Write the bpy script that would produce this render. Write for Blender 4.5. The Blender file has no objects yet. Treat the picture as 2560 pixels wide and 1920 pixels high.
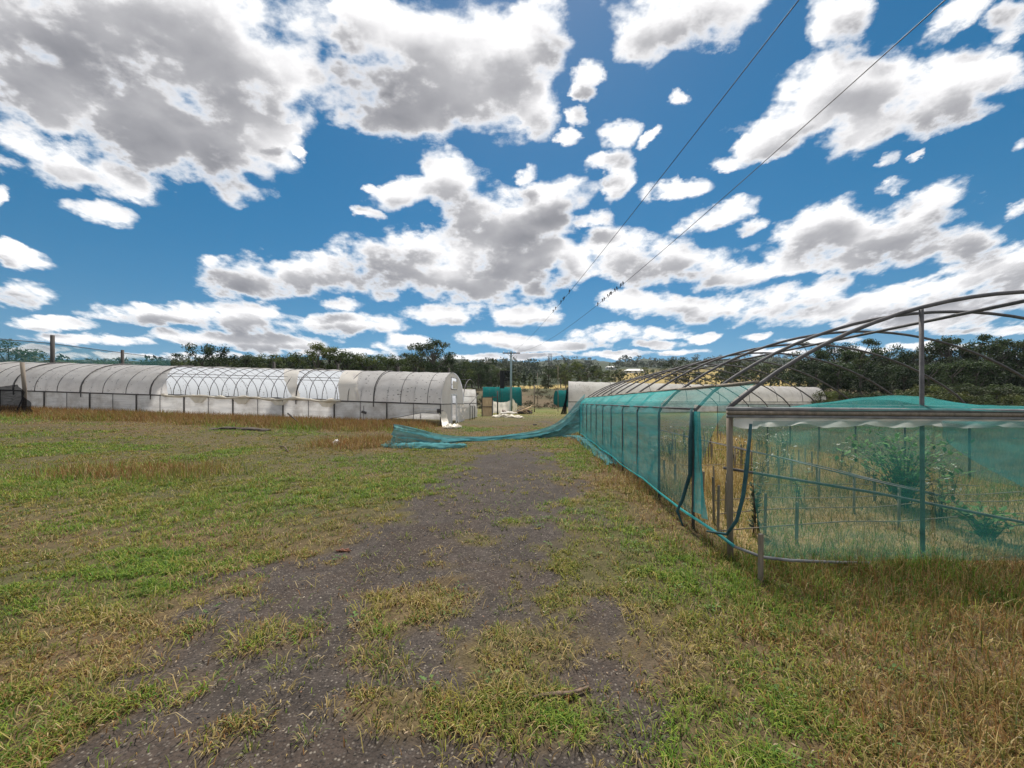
import bpy, math, random
import numpy as np
from mathutils import Vector, Matrix, noise as mnoise
R = math.radians
random.seed(7); RNG = np.random.default_rng(11)
SC = bpy.context.scene
COL = SC.collection
F, CX, HY, EYE = 962.0, 1280.0, 1005.0, 1.62     # focal length, principal column, horizon row (photo pixels), eye height

# ------------------------------------------------------------------ helpers
def at(px, py, D):
    return Vector(((px-CX)/F*D, D, EYE+(HY-py)/F*D))

def sstep(a, b, x):
    t = np.clip((np.asarray(x, float)-a)/(b-a), 0, 1)
    return t*t*(3-2*t)

def _hash(ix, iy, s):
    h = (ix.astype(np.int64)*374761393 + iy.astype(np.int64)*668265263 + s*1442695041) & 0xffffffff
    h = ((h ^ (h >> 13))*1274126177) & 0xffffffff
    return ((h ^ (h >> 16)) & 0xffff)/65535.0

def vnoise(x, y, s=0):
    x = np.asarray(x, float); y = np.asarray(y, float)
    ix = np.floor(x); iy = np.floor(y); fx = x-ix; fy = y-iy
    fx = fx*fx*(3-2*fx); fy = fy*fy*(3-2*fy)
    a = _hash(ix, iy, s); b = _hash(ix+1, iy, s); c = _hash(ix, iy+1, s); d = _hash(ix+1, iy+1, s)
    return (a*(1-fx)+b*fx)*(1-fy)+(c*(1-fx)+d*fx)*fy

def fbm(x, y, s=0, o=4):
    v = 0; a = .5; t = 0
    for k in range(o):
        v = v + a*vnoise(x*2**k+17.3*k, y*2**k-9.1*k, s+k); t += a; a *= .5
    return v/t

def tag(o, label=None, cat=None, group=None, kind=None):
    for k, v in (('label', label), ('category', cat), ('group', group), ('kind', kind)):
        if v: o[k] = v
    return o

def empty(name, loc=(0, 0, 0), label=None, cat=None, group=None):
    o = bpy.data.objects.new(name, None); COL.objects.link(o); o.location = loc
    o.empty_display_size = .2
    return tag(o, label, cat, group)

def link(name, me, mat, parent=None):
    o = bpy.data.objects.new(name, me); COL.objects.link(o)
    if mat: me.materials.append(mat)
    if parent:
        o.parent = parent
        o.matrix_parent_inverse = Matrix.Identity(4) if parent.parent else Matrix.Translation(-Vector(parent.location))
    return o

def mesh_tris(name, V, T, colors=None, smooth=False):
    me = bpy.data.meshes.new(name)
    V = np.asarray(V, np.float32); T = np.asarray(T, np.int32)
    n = T.shape[1]
    me.vertices.add(len(V)); me.vertices.foreach_set('co', V.ravel())
    me.loops.add(T.size); me.loops.foreach_set('vertex_index', T.ravel())
    me.polygons.add(len(T))
    me.polygons.foreach_set('loop_start', np.arange(0, T.size, n, dtype=np.int32))
    me.polygons.foreach_set('loop_total', np.full(len(T), n, np.int32))
    if smooth: me.polygons.foreach_set('use_smooth', np.ones(len(T), bool))
    if colors is not None:
        at_ = me.color_attributes.new('Col', 'FLOAT_COLOR', 'POINT')
        c4 = np.ones((len(V), 4), np.float32); c4[:, :3] = colors
        at_.data.foreach_set('color', c4.ravel())
    me.update(calc_edges=True); me.validate()
    return me

class MB:
    def __init__(s): s.v = []; s.f = []
    def add(s, vs, fs):
        b = len(s.v); s.v += [tuple(p) for p in vs]; s.f += [tuple(i+b for i in f) for f in fs]
    def tube(s, pts, r, n=6, cap=True):
        pts = [Vector(p) for p in pts]; rs = r if hasattr(r, '__len__') else [r]*len(pts)
        vs = []; up = None
        for i, p in enumerate(pts):
            d = (pts[min(i+1, len(pts)-1)]-pts[max(i-1, 0)]).normalized()
            if up is None: up = Vector((0, 0, 1)) if abs(d.z) < .9 else Vector((1, 0, 0))
            a = d.cross(up).normalized(); up = a.cross(d).normalized()
            vs += [p+rs[i]*(math.cos(2*math.pi*k/n)*a+math.sin(2*math.pi*k/n)*up) for k in range(n)]
        fs = [(i*n+k, i*n+(k+1) % n, (i+1)*n+(k+1) % n, (i+1)*n+k) for i in range(len(pts)-1) for k in range(n)]
        if cap: fs += [tuple(range(n-1, -1, -1)), tuple((len(pts)-1)*n+k for k in range(n))]
        s.add(vs, fs); return s
    def box(s, c, sz, rz=0, tilt=(0, 0)):
        M = Matrix.Translation(Vector(c)) @ Matrix.Rotation(rz, 4, 'Z') @ Matrix.Rotation(tilt[0], 4, 'X') @ Matrix.Rotation(tilt[1], 4, 'Y')
        h = [x/2 for x in sz]; b = min(h)*.18
        vs = []; 
        for z in (-1, 1):
            for (x, y) in ((-1, -1), (1, -1), (1, 1), (-1, 1)):
                vs.append(M @ Vector((x*(h[0]-b), y*(h[1]-b), z*h[2])))
        for z in (-1, 1):
            for (x, y) in ((-1, -1), (1, -1), (1, 1), (-1, 1)):
                vs.append(M @ Vector((x*h[0], y*h[1], z*(h[2]-b))))
        fs = [(3, 2, 1, 0), (4, 5, 6, 7)]
        for k in range(4):
            j = (k+1) % 4
            fs += [(k, j, 8+j, 8+k), (8+k, 8+j, 12+j, 12+k), (12+k, 12+j, 4+j, 4+k)]
        s.add(vs, fs); return s
    def sheet(s, fn, nu, nv):
        vs = [fn(i/nu, j/nv) for i in range(nu+1) for j in range(nv+1)]
        fs = [(i*(nv+1)+j, (i+1)*(nv+1)+j, (i+1)*(nv+1)+j+1, i*(nv+1)+j+1) for i in range(nu) for j in range(nv)]
        s.add(vs, fs); return s
    def build(s, name, mat, parent=None, smooth=True, solid=0):
        me = bpy.data.meshes.new(name); me.from_pydata(s.v, [], s.f); me.update()
        if smooth: me.polygons.foreach_set('use_smooth', [True]*len(me.polygons))
        o = link(name, me, mat, parent)
        if solid:
            md = o.modifiers.new('thickness', 'SOLIDIFY'); md.thickness = solid; md.offset = 0
        return o

def lerp_path(pts, u):
    """Catmull-Rom through pts at u in 0..1"""
    n = len(pts)-1; t = min(max(u, 0), .99999)*n; i = int(t); t -= i
    p = [Vector(pts[min(max(k, 0), n)]) for k in (i-1, i, i+1, i+2)]
    return .5*((2*p[1])+(p[2]-p[0])*t+(2*p[0]-5*p[1]+4*p[2]-p[3])*t*t+(3*p[1]-p[0]-3*p[2]+p[3])*t**3)

def n3(p, sc=1.0, seed=0):
    return mnoise.noise(Vector(p)*sc+Vector((seed*13.7, seed*-7.1, seed*3.3)))

# ------------------------------------------------------------------ materials
def nd(nt, typ, ins=None, **at_):
    n = nt.nodes.new('ShaderNode'+typ)
    for k, v in at_.items(): setattr(n, k, v)
    for k, v in (ins or {}).items():
        s = n.inputs[k]
        if isinstance(v, bpy.types.NodeSocket): nt.links.new(v, s)
        else: s.default_value = (*v, 1) if (s.type == 'RGBA' and len(v) == 3) else v
    return n

def mat_new(name):
    m = bpy.data.materials.new(name); m.use_nodes = True; m.node_tree.nodes.clear()
    nt = m.node_tree; out = nd(nt, 'OutputMaterial')
    return m, nt, out

def ramp(nt, fac, stops):
    r = nd(nt, 'ValToRGB', {'Fac': fac}); e = r.color_ramp.elements
    while len(e) < len(stops): e.new(.5)
    for x, (p, c) in zip(e, stops):
        x.position = p; x.color = (*c, 1) if len(c) == 3 else c
    return r.outputs['Color']

def g(v): return (v, v, v)

def mixc(nt, fac, a, b, blend='MIX'):
    n = nt.nodes.new('ShaderNodeMix'); n.data_type = 'RGBA'; n.blend_type = blend
    for s, v in ((n.inputs[0], fac), (n.inputs[6], a), (n.inputs[7], b)):
        if isinstance(v, bpy.types.NodeSocket): nt.links.new(v, s)
        else: s.default_value = v if not isinstance(v, tuple) else (*v, 1)[:4]
    return n.outputs[2]

def noise_tex(nt, vec, scale, detail=4, rough=.6):
    return nd(nt, 'TexNoise', {'Vector': vec, 'Scale': scale, 'Detail': detail, 'Roughness': rough}).outputs[0]

def m_solid(name, c1, c2, scale=6, rough=.7, metal=0, bump=.15, stretch=(1, 1, 1)):
    m, nt, out = mat_new(name)
    co = nd(nt, 'TexCoord').outputs['Object']
    mp = nd(nt, 'Mapping', {'Vector': co, 'Scale': stretch}).outputs[0]
    f = noise_tex(nt, mp, scale)
    c = ramp(nt, f, [(.3, c1), (.7, c2)])
    b = nd(nt, 'Bump', {'Height': noise_tex(nt, mp, scale*5), 'Strength': bump, 'Distance': .02})
    p = nd(nt, 'BsdfPrincipled', {'Base Color': c, 'Roughness': rough, 'Metallic': metal, 'Normal': b.outputs[0]})
    nt.links.new(p.outputs[0], out.inputs[0]); return m

def m_attr(name, rough=.7, trans=.35, sat=1.0):
    m, nt, out = mat_new(name)
    c = nd(nt, 'Attribute', attribute_name='Col').outputs['Color']
    d = nd(nt, 'BsdfPrincipled', {'Base Color': c, 'Roughness': rough, 'Specular IOR Level': .25})
    t = nd(nt, 'BsdfTranslucent', {'Color': c})
    mx = nd(nt, 'MixShader', {0: trans, 1: d.outputs[0], 2: t.outputs[0]})
    nt.links.new(mx.outputs[0], out.inputs[0]); return m

def m_net(name, col, dens, dvar=.25, sc=2.6, stretch=(1, .5, 5)):
    """woven shade net: part of the light passes between the threads"""
    m, nt, out = mat_new(name)
    co = nd(nt, 'TexCoord').outputs['Object']
    mp = nd(nt, 'Mapping', {'Vector': co, 'Scale': stretch}).outputs[0]
    f = noise_tex(nt, mp, sc, 6, .72)
    fac = nd(nt, 'MapRange', {0: f, 1: .25, 2: .75, 3: dens-dvar, 4: dens+dvar}).outputs[0]
    f2 = noise_tex(nt, mp, sc*.6, 3)
    c = ramp(nt, f2, [(.3, tuple(x*.75 for x in col)), (.75, tuple(min(1, x*1.25) for x in col))])
    d = nd(nt, 'BsdfDiffuse', {'Color': c}); t = nd(nt, 'BsdfTranslucent', {'Color': c})
    a = nd(nt, 'MixShader', {0: .5, 1: d.outputs[0], 2: t.outputs[0]})
    tr = nd(nt, 'BsdfTransparent')
    mx = nd(nt, 'MixShader', {0: fac, 1: tr.outputs[0], 2: a.outputs[0]})
    nt.links.new(mx.outputs[0], out.inputs[0]); return m

def m_film(name, base=(.72, .71, .70), dirt=(.42, .38, .33), specks=True, trans=.35, streak=False, grime=.35, see=0.0):
    """white greenhouse film, dusty, with leaf litter stuck on it"""
    m, nt, out = mat_new(name)
    co = nd(nt, 'TexCoord').outputs['Object']
    f = noise_tex(nt, co, .9, 6, .65)
    c = mixc(nt, nd(nt, 'MapRange', {0: f, 1: .45, 2: .8, 3: 0.0, 4: grime}).outputs[0], base, dirt)
    if streak:
        mp = nd(nt, 'Mapping', {'Vector': co, 'Scale': (.5, .5, 9)}).outputs[0]
        s = noise_tex(nt, mp, 1.6, 5, .7)
        c = mixc(nt, nd(nt, 'MapRange', {0: s, 1: .5, 2: .75, 3: 0.0, 4: .6}).outputs[0], c, (.36, .35, .35))
    if specks:
        mp = nd(nt, 'Mapping', {'Vector': co, 'Scale': (.8, .8, 2.4)}).outputs[0]
        v = nd(nt, 'TexVoronoi', {'Vector': mp, 'Scale': 3.9, 'Randomness': 1.0})
        th = nd(nt, 'MapRange', {0: noise_tex(nt, co, .55, 2), 1: .40, 2: .70, 3: .06, 4: .26}).outputs[0]
        lt = nd(nt, 'Math', {0: v.outputs['Distance'], 1: th}, operation='LESS_THAN').outputs[0]
        k = nd(nt, 'Math', {0: nd(nt, 'SeparateColor', {0: v.outputs['Color']}).outputs[0], 1: .75}, operation='LESS_THAN').outputs[0]
        lt = nd(nt, 'Math', {0: lt, 1: k}, operation='MULTIPLY').outputs[0]
        lt = nd(nt, 'Math', {0: lt, 1: .8}, operation='MULTIPLY').outputs[0]
        c = mixc(nt, lt, c, (.10, .085, .07))
    b = nd(nt, 'Bump', {'Height': noise_tex(nt, co, 2.2, 4), 'Strength': .35, 'Distance': .08})
    d = nd(nt, 'BsdfPrincipled', {'Base Color': c, 'Roughness': .42, 'Specular IOR Level': .35, 'Normal': b.outputs[0]})
    t = nd(nt, 'BsdfTranslucent', {'Color': c})
    mx = nd(nt, 'MixShader', {0: trans, 1: d.outputs[0], 2: t.outputs[0]})
    if see:
        mx = nd(nt, 'MixShader', {0: see, 1: mx.outputs[0], 2: nd(nt, 'BsdfTransparent').outputs[0]})
    nt.links.new(mx.outputs[0], out.inputs[0]); return m

M = {
 'galv': m_solid('galvanised_pipe', (.055, .052, .055), (.13, .12, .12), 9, .75, .0),
 'dark_pipe': m_solid('dark_pipe', (.04, .035, .032), (.085, .075, .068), 8, .75, 0),
 'rust_pipe': m_solid('rusty_pipe', (.10, .06, .045), (.20, .17, .16), 9, .7, .1),
 'wood': m_solid('weathered_timber', (.14, .11, .082), (.28, .23, .175), 5, .85, 0, .5, (6, 6, .6)),
 'pole': m_solid('painted_timber_pole', (.16, .23, .25), (.30, .38, .39), 4, .8, 0, .4, (5, 5, .5)),
 'darkwood': m_solid('dark_timber', (.04, .033, .03), (.095, .08, .07), 5, .9, 0, .5, (6, 6, .6)),
 'board': m_solid('brown_board', (.42, .29, .16), (.60, .45, .28), 3, .85, 0, .3, (4, 4, .7)),
 'black_cloth': m_solid('black_shade_cloth', (.012, .013, .016), (.035, .037, .042), 4, .9),
 'film_roof': m_film('roof_film', (.84, .81, .79), (.44, .40, .37), True, .66, False, .55),
 'film_far': m_film('inner_roof_film', (.70, .73, .78), (.52, .53, .56), True, .42, False, .25),
 'film_wall': m_film('wall_film', (.74, .72, .70), (.30, .26, .22), False, .40, True, .95),
 'film_clean': m_film('loose_film', (.80, .75, .68), (.55, .47, .37), False, .45),
 'film_fringe': m_film('fringe_film', (.84, .82, .78), (.6, .54, .46), False, .7),
 'film_cream': m_film('cream_film', (.76, .69, .57), (.56, .48, .36), False, .3),
 'net': m_net('teal_net', (.075, .36, .36), .44, .15),
 'net_dense': m_net('teal_net_double', (.10, .52, .52), .74, .18),
 'net_front': m_net('teal_net_thin', (.06, .27, .23), .36, .12),
 'net_roll': m_solid('rolled_teal_net', (.012, .05, .06), (.03, .10, .11), 14, .9),
 'soil': m_solid('dark_soil', (.03, .024, .02), (.085, .062, .045), 9, .95, 0, .8),
 'net_heap': m_net('blue_green_net_heap', (.13, .36, .385), .72, .18, 5, (1, 1, 2)),
 'net_far': m_net('far_teal_net', (.02, .20, .19), .86, .08),
 'beam': m_solid('pale_pipe', (.12, .12, .122), (.25, .245, .24), 7, .7),
 'net_sheer': m_net('pale_bird_net', (.10, .30, .34), .38, .08),
 'net_black': m_net('black_net', (.012, .013, .016), .8, .15),
 'white': m_solid('white_paint', (.62, .62, .60), (.76, .76, .75), 3, .6),
 'bird': m_solid('bird_feathers', (.008, .008, .01), (.03, .03, .035), 20, .8),
 'rust': m_solid('rusty_scrap', (.09, .03, .015), (.2, .08, .04), 12, .9),
 'stick': m_solid('dry_stick', (.06, .04, .03), (.22, .15, .10), 9, .9, 0, .6, (3, 1, 1)),
 'bark': m_solid('bark', (.05, .04, .032), (.13, .11, .095), 4, .9, 0, .6, (3, 3, .6)),
 'leaf': m_attr('foliage', .65, .3),
 'blade': m_attr('grass_blades', .7, .3),
 'stone': m_attr('pebble', .85, 0),
 'wire': m_solid('overhead_cable', (.012, .013, .016), (.03, .03, .035), 5, .6),
}
# ------------------------------------------------------------------ sky, sun, camera
SUN_EL, SUN_AZ = 60, 6         # degrees: height, and degrees to the +X side of +Y
CLOUDS = [
 (300,90,500,200,5),(560,160,250,170,20),(560,360,165,145,0),(400,300,250,130,25),(110,200,230,110,10),
 (150,405,235,66,17),(345,478,60,30,32),(235,535,92,27,10),
 (1050,140,250,185,0),(915,80,125,130,0),(1200,200,180,130,10),(1010,290,160,60,5),(1340,265,66,70,0),(1280,120,105,110,30),
 (1365,40,90,75,50),(1472,190,36,55,25),
 (1710,15,215,110,-12),(1590,95,68,72,0),(2085,45,105,82,30),(2400,25,120,52,-40),(2535,45,60,60,-30),
 (2130,215,180,100,-10),(2330,230,230,88,-18),(1990,310,170,66,-15),(2190,310,150,64,-20),(1900,372,95,32,-8),(2490,190,90,55,-20),
 (1542,335,56,34,0),(1640,345,42,16,-35),(1500,402,52,24,-20),(1545,455,38,72,12),(1325,430,32,28,-35),(1702,466,74,26,-5),(1618,478,34,26,0),
 (1150,450,100,80,15),(1020,480,85,42,-20),(1200,520,95,75,0),(1380,490,110,48,-15),(1300,560,130,85,0),(1240,630,130,80,0),
 (620,690,120,52,5),(780,690,150,55,0),(1000,665,170,80,5),(1180,690,160,58,8),(1370,650,110,68,0),(555,655,48,22,0),(1050,605,80,28,-8),(930,540,34,17,20),
 (1570,640,105,66,10),(1720,662,150,58,8),(1845,682,90,34,0),
 (2200,590,255,84,-8),(2050,565,120,66,-20),(2340,515,110,72,-20),(2060,662,200,26,-3),(2410,600,84,54,0),(1790,540,98,30,-18),
 (2490,672,170,52,-20),(2400,712,130,36,-10),
 (1640,762,120,36,3),(1850,775,200,36,-2),(1980,735,150,30,-6),(2200,765,200,40,-5),(2460,755,160,46,-6),(2300,805,260,22,0),
 (40,638,85,26,18),(45,722,88,36,10),(110,808,115,16,2),(-15,500,34,34,20),
 (420,785,200,26,2),(620,800,140,36,4),(600,850,210,22,2),(230,850,140,15,2),
 (850,762,54,16,0),(890,806,130,27,2),(1140,786,130,26,0),(1320,788,115,28,-5),(1020,860,80,18,0),(1240,850,110,20,0),
 (1560,835,150,20,-3),(1390,866,120,12,0),(1750,846,46,12,0),(1885,842,40,9,-6),(2060,852,90,10,0),(2450,830,140,14,0),
 (935,465,28,14,30),(2230,402,40,20,-40),(2550,355,40,20,-20),(2290,390,30,10,-40),(1460,245,30,22,20),(1440,300,26,20,0),(1850,345,40,22,-20),(1810,395,44,20,-10),(2000,300,60,40,-20),(1700,250,26,18,0),(1420,345,24,20,0),(2230,470,50,20,-30),(1880,560,40,20,-20),(2545,520,50,24,-30),(720,330,30,14,0),(740,395,22,18,30),(1490,545,60,22,0),(1300,700,60,30,0),(850,880,160,10,0),(1150,893,130,9,0),(1520,885,90,8,0),(300,888,150,9,0),(2150,880,70,8,0),(1700,880,70,7,0),(80,872,120,9,0),(520,893,120,9,0),(930,892,90,9,0),(1330,890,80,8,0),(1950,878,80,8,0),(2350,868,120,10,0),(2520,890,90,8,0),(720,868,90,10,0),(1640,862,70,9,0),
]

def make_world():
    w = bpy.data.worlds.new('World'); SC.world = w; w.use_nodes = True
    nt = w.node_tree; nt.nodes.clear()
    out = nd(nt, 'OutputWorld')
    def mth(op, a, b=0.0, c=0.0): return nd(nt, 'Math', {0: a, 1: b, 2: c}, operation=op).outputs[0]
    def madd(a, b, c): return mth('MULTIPLY_ADD', a, b, c)
    def vmt(op, a, b=None, s=None):
        ins = {0: a}
        if b is not None: ins[1] = b
        if s is not None: ins['Scale'] = s
        n = nd(nt, 'VectorMath', ins, operation=op)
        return n.outputs['Value'] if op == 'DOT_PRODUCT' else n.outputs[0]
    d = nd(nt, 'TexCoord').outputs['Generated']
    sx = nd(nt, 'SeparateXYZ', {0: d})
    zup = madd(mth('MAXIMUM', sx.outputs[2], 0.0), .90, .095)
    dsky = nd(nt, 'CombineXYZ', {0: sx.outputs[0], 1: sx.outputs[1], 2: zup}).outputs[0]
    sky = nd(nt, 'TexSky', {'Vector': vmt('NORMALIZE', dsky)}, sky_type='NISHITA', sun_disc=False, sun_elevation=R(SUN_EL), sun_rotation=R(SUN_AZ),
             air_density=1.0, dust_density=.25, ozone_density=1.6, altitude=100)
    hs = nd(nt, 'HueSaturation', {'Color': sky.outputs[0], 'Saturation': SKY_SAT, 'Value': SKY_VAL, 'Hue': .486}).outputs[0]
    clear = nd(nt, 'Background', {'Color': hs, 'Strength': .1})

    ysafe = mth('MAXIMUM', sx.outputs[1], .08)
    tx = mth('DIVIDE', sx.outputs[0], ysafe)
    tz = mth('DIVIDE', sx.outputs[2], ysafe)
    P = nd(nt, 'CombineXYZ', {0: tx, 1: tz, 2: 0.0}).outputs[0]
    # coordinates on a flat layer overhead, seen in perspective
    zz = mth('ADD', tz, .19)
    Q = nd(nt, 'CombineXYZ', {0: mth('DIVIDE', tx, zz), 1: mth('DIVIDE', 1.0, zz), 2: .37}).outputs[0]
    Qf = nd(nt, 'CombineXYZ', {0: mth('DIVIDE', tx, mth('ADD', zz, .32)), 1: mth('MULTIPLY', mth('LOGARITHM', mth('MAXIMUM', zz, .02), 2.718), .95), 2: .37}).outputs[0]
    warp = nd(nt, 'TexNoise', {'Vector': Qf, 'Scale': 5.2, 'Detail': 6.0, 'Roughness': .66}).outputs['Color']
    wv = vmt('MULTIPLY', vmt('SUBTRACT', warp, (.5, .5, .5)), (1, .7, 0))
    Pw = vmt('ADD', P, vmt('SCALE', wv, s=mth('MULTIPLY', zz, WARP)))
    fine = nd(nt, 'TexNoise', {'Vector': Qf, 'Scale': 9.0, 'Detail': 7.0, 'Roughness': .54, 'Lacunarity': 2.1}).outputs[0]
    mid = nd(nt, 'TexNoise', {'Vector': Qf, 'Scale': 3.4, 'Detail': 4.0, 'Roughness': .5}).outputs[0]
    fz = mth('SUBTRACT', fine, .5); mz = mth('SUBTRACT', mid, .5)
    sp = (math.tan(R(SUN_AZ)), math.tan(R(SUN_EL))/math.cos(R(SUN_AZ)), 0)
    tos = vmt('NORMALIZE', vmt('SUBTRACT', sp, Pw))
    Ps = vmt('ADD', Pw, vmt('SCALE', tos, s=mth('MULTIPLY', zz, .085)))

    def body_group(ells, k):
        """summed cloud bodies: each 1 - r^2 of an ellipse written as a quadratic form of (x, y)"""
        gt = bpy.data.node_groups.new('cloud_bodies', 'ShaderNodeTree')
        gt.interface.new_socket('P', in_out='INPUT', socket_type='NodeSocketVector')
        gt.interface.new_socket('D', in_out='OUTPUT', socket_type='NodeSocketFloat')
        gi = gt.nodes.new('NodeGroupInput'); go = gt.nodes.new('NodeGroupOutput')
        def gm(op, a, b=0.0, c=0.0): return nd(gt, 'Math', {0: a, 1: b, 2: c}, operation=op).outputs[0]
        def gv(op, a, b, c=None):
            n = nd(gt, 'VectorMath', {0: a, 1: b} if c is None else {0: a, 1: b, 2: c}, operation=op)
            return n.outputs['Value'] if op == 'DOT_PRODUCT' else n.outputs[0]
        sp_ = nd(gt, 'SeparateXYZ', {0: gv('ADD', gi.outputs[0], ((k+1)*1e-6, 0, 0))})
        x, y = sp_.outputs[0], sp_.outputs[1]
        q2_0 = nd(gt, 'CombineXYZ', {0: gm('MULTIPLY', x, x), 1: gm('MULTIPLY', x, y), 2: gm('MULTIPLY', y, y)}).outputs[0]
        p1_0 = nd(gt, 'CombineXYZ', {0: x, 1: y, 2: 1.0}).outputs[0]
        q2, p1, acc = q2_0, p1_0, None
        for i, (cx, cy, rx, ry, rot) in enumerate(ells):
            if i % 5 == 4:      # keeps the nodes in order, so that few values are held at a time
                p1 = gv('MULTIPLY_ADD', acc, (0, 0, 1e-6), p1_0); q2 = gv('MULTIPLY_ADD', acc, (1e-7, 0, 0), q2_0)
            sm = min(1, max(0, (110-ry)/90)); gr = GROW+.12*sm; pk = 1-.15*sm
            X, Y = (cx-CX)/F, (HY-cy)/F; a, b = rx*gr/F, ry*gr/F; c, s = math.cos(R(-rot)), math.sin(R(-rot))
            A = c*c/a/a+s*s/b/b; B = 2*c*s*(1/a/a-1/b/b); C = s*s/a/a+c*c/b/b
            A *= pk; B *= pk; C *= pk
            lin = (2*A*X+B*Y, 2*C*Y+B*X, pk-(A*X*X+B*X*Y+C*Y*Y))
            v = gm('ADD', gv('DOT_PRODUCT', q2, (-A, -B, -C)), gv('DOT_PRODUCT', p1, lin))
            acc = gm('MAXIMUM', v, -.3) if acc is None else gm('SMOOTH_MAX', acc, v, .15)
        gt.links.new(acc, go.inputs[0])
        return gt
    def body(vec, gt):
        n = nt.nodes.new('ShaderNodeGroup'); n.node_tree = gt; nt.links.new(vec, n.inputs[0]); return n.outputs[0]
    count = [0]

    def cloudy(ells):
        gt = body_group(ells, count[0]); count[0] += 1
        d0 = body(Pw, gt); d1 = body(Ps, gt)
        has = nd(nt, 'MapRange', {0: d0, 1: -.28, 2: -.05, 3: 0.0, 4: 1.0}).outputs[0]
        dens = mth('MULTIPLY', madd(fz, 2.7, madd(mz, .8, d0)), has)
        alpha = nd(nt, 'MapRange', {0: dens, 1: .12, 2: .74, 3: 0.0, 4: 1.0}, interpolation_type='SMOOTHSTEP').outputs[0]
        sh = madd(fz, .38, madd(mz, 1.5, d1))
        shade = nd(nt, 'MapRange', {0: sh, 1: .16, 2: 1.28, 3: 0.0, 4: 1.0}).outputs[0]
        ins = nd(nt, 'MapRange', {0: dens, 1: .30, 2: .95, 3: 0.0, 4: 1.0}, interpolation_type='SMOOTHSTEP').outputs[0]
        cc = ramp(nt, mth('MULTIPLY', shade, ins), [(0, (1.0, .995, .99)), (.18, (.84, .83, .835)), (.52, (.42, .417, .435)), (1, (.18, .184, .207))])
        return nd(nt, 'Background', {'Color': mixc(nt, alpha, hs, vmt('SCALE', cc, s=CLOUD_GAIN)), 'Strength': .1})

    # the sky is worked out in tiles, each with the clouds that reach it
    xs = [-9, 450, 900, 1300, 1750, 2150, 9999]; ys = [-9999, 390, 640, 940]
    def tile(x0, x1, y0, y1):
        mx, my = 110, 70
        return [e for e in CLOUDS if e[0]+max(e[2], e[3])*1.4 > x0-mx and e[0]-max(e[2], e[3])*1.4 < x1+mx
                and e[1]+(abs(e[2]*math.sin(R(e[4])))+e[3])*1.4 > y0-my and e[1]-(abs(e[2]*math.sin(R(e[4])))+e[3])*1.4 < y1+my]
    def pick(fac, lo, hi):
        return nd(nt, 'MixShader', {0: fac, 1: lo.outputs[0], 2: hi.outputs[0]})
    full = clear
    for k in range(len(ys)-1):
        row = None
        for i in range(len(xs)-1):
            e = tile(xs[i] if i else -9999, xs[i+1], ys[k], ys[k+1])
            t = cloudy(e) if e else clear
            row = t if row is None else pick(mth('GREATER_THAN', tx, (xs[i]-CX)/F), row, t)
        full = row if k == 0 else pick(mth('LESS_THAN', tz, (HY-ys[k])/F), full, row)
    low = mth('LESS_THAN', tz, (HY-ys[-1])/F)
    full = pick(low, full, clear)
    # the sky behind the camera: the same broken cloud, without the mapped shapes
    zb = mth('ADD', mth('MAXIMUM', sx.outputs[2], 0.0), .18)
    pb = nd(nt, 'CombineXYZ', {0: mth('DIVIDE', sx.outputs[0], zb), 1: mth('DIVIDE', sx.outputs[1], zb), 2: 3.1}).outputs[0]
    nb = nd(nt, 'TexNoise', {'Vector': pb, 'Scale': 1.1, 'Detail': 6.0, 'Roughness': .58}).outputs[0]
    ab = nd(nt, 'MapRange', {0: nb, 1: .46, 2: .56, 3: 0.0, 4: 1.0}, interpolation_type='SMOOTHSTEP').outputs[0]
    cb = ramp(nt, nb, [(.5, (1, .99, .98)), (.72, (.62, .61, .62))])
    behind = nd(nt, 'Background', {'Color': mixc(nt, ab, hs, vmt('SCALE', cb, s=CLOUD_GAIN)), 'Strength': .1})
    full = pick(mth('LESS_THAN', sx.outputs[1], .1), full, behind)
    nt.links.new(full.outputs[0], out.inputs[0])
    w.cycles.sampling_method = 'MANUAL'; w.cycles.sample_map_resolution = 512

WARP, GROW = .20, 1.2
SKY_SAT, SKY_VAL, CLOUD_GAIN = 1.5, .62, 9.2
make_world()
sd = Vector((math.sin(R(SUN_AZ))*math.cos(R(SUN_EL)), math.cos(R(SUN_AZ))*math.cos(R(SUN_EL)), math.sin(R(SUN_EL))))
sl = bpy.data.lights.new('Sun', 'SUN'); sl.energy = 5.0; sl.angle = R(8); sl.color = (1, .95, .87)
so = bpy.data.objects.new('Sun', sl); COL.objects.link(so); so.rotation_euler = sd.to_track_quat('Z', 'Y').to_euler(); so.location = (0, 0, 60)
cam = bpy.data.cameras.new('Camera'); co = bpy.data.objects.new('Camera', cam); COL.objects.link(co)
co.location = (0, 0, EYE); co.rotation_euler = (R(90), 0, 0)
cam.sensor_width = 36; cam.lens = F/2560*36; cam.shift_y = (HY-960)/2560; cam.clip_start = .05; cam.clip_end = 8000
SC.camera = co
SC.view_settings.view_transform = 'Standard'; SC.view_settings.look = 'None'
SC.view_settings.exposure = .35; SC.view_settings.gamma = 1
cy = SC.cycles
cy.use_denoising = True; cy.max_bounces = 6; cy.diffuse_bounces = 3; cy.glossy_bounces = 2; cy.transmission_bounces = 4
cy.transparent_max_bounces = 12; cy.use_adaptive_sampling = True; cy.adaptive_threshold = .01
cy.caustics_reflective = False; cy.caustics_refractive = False
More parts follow.
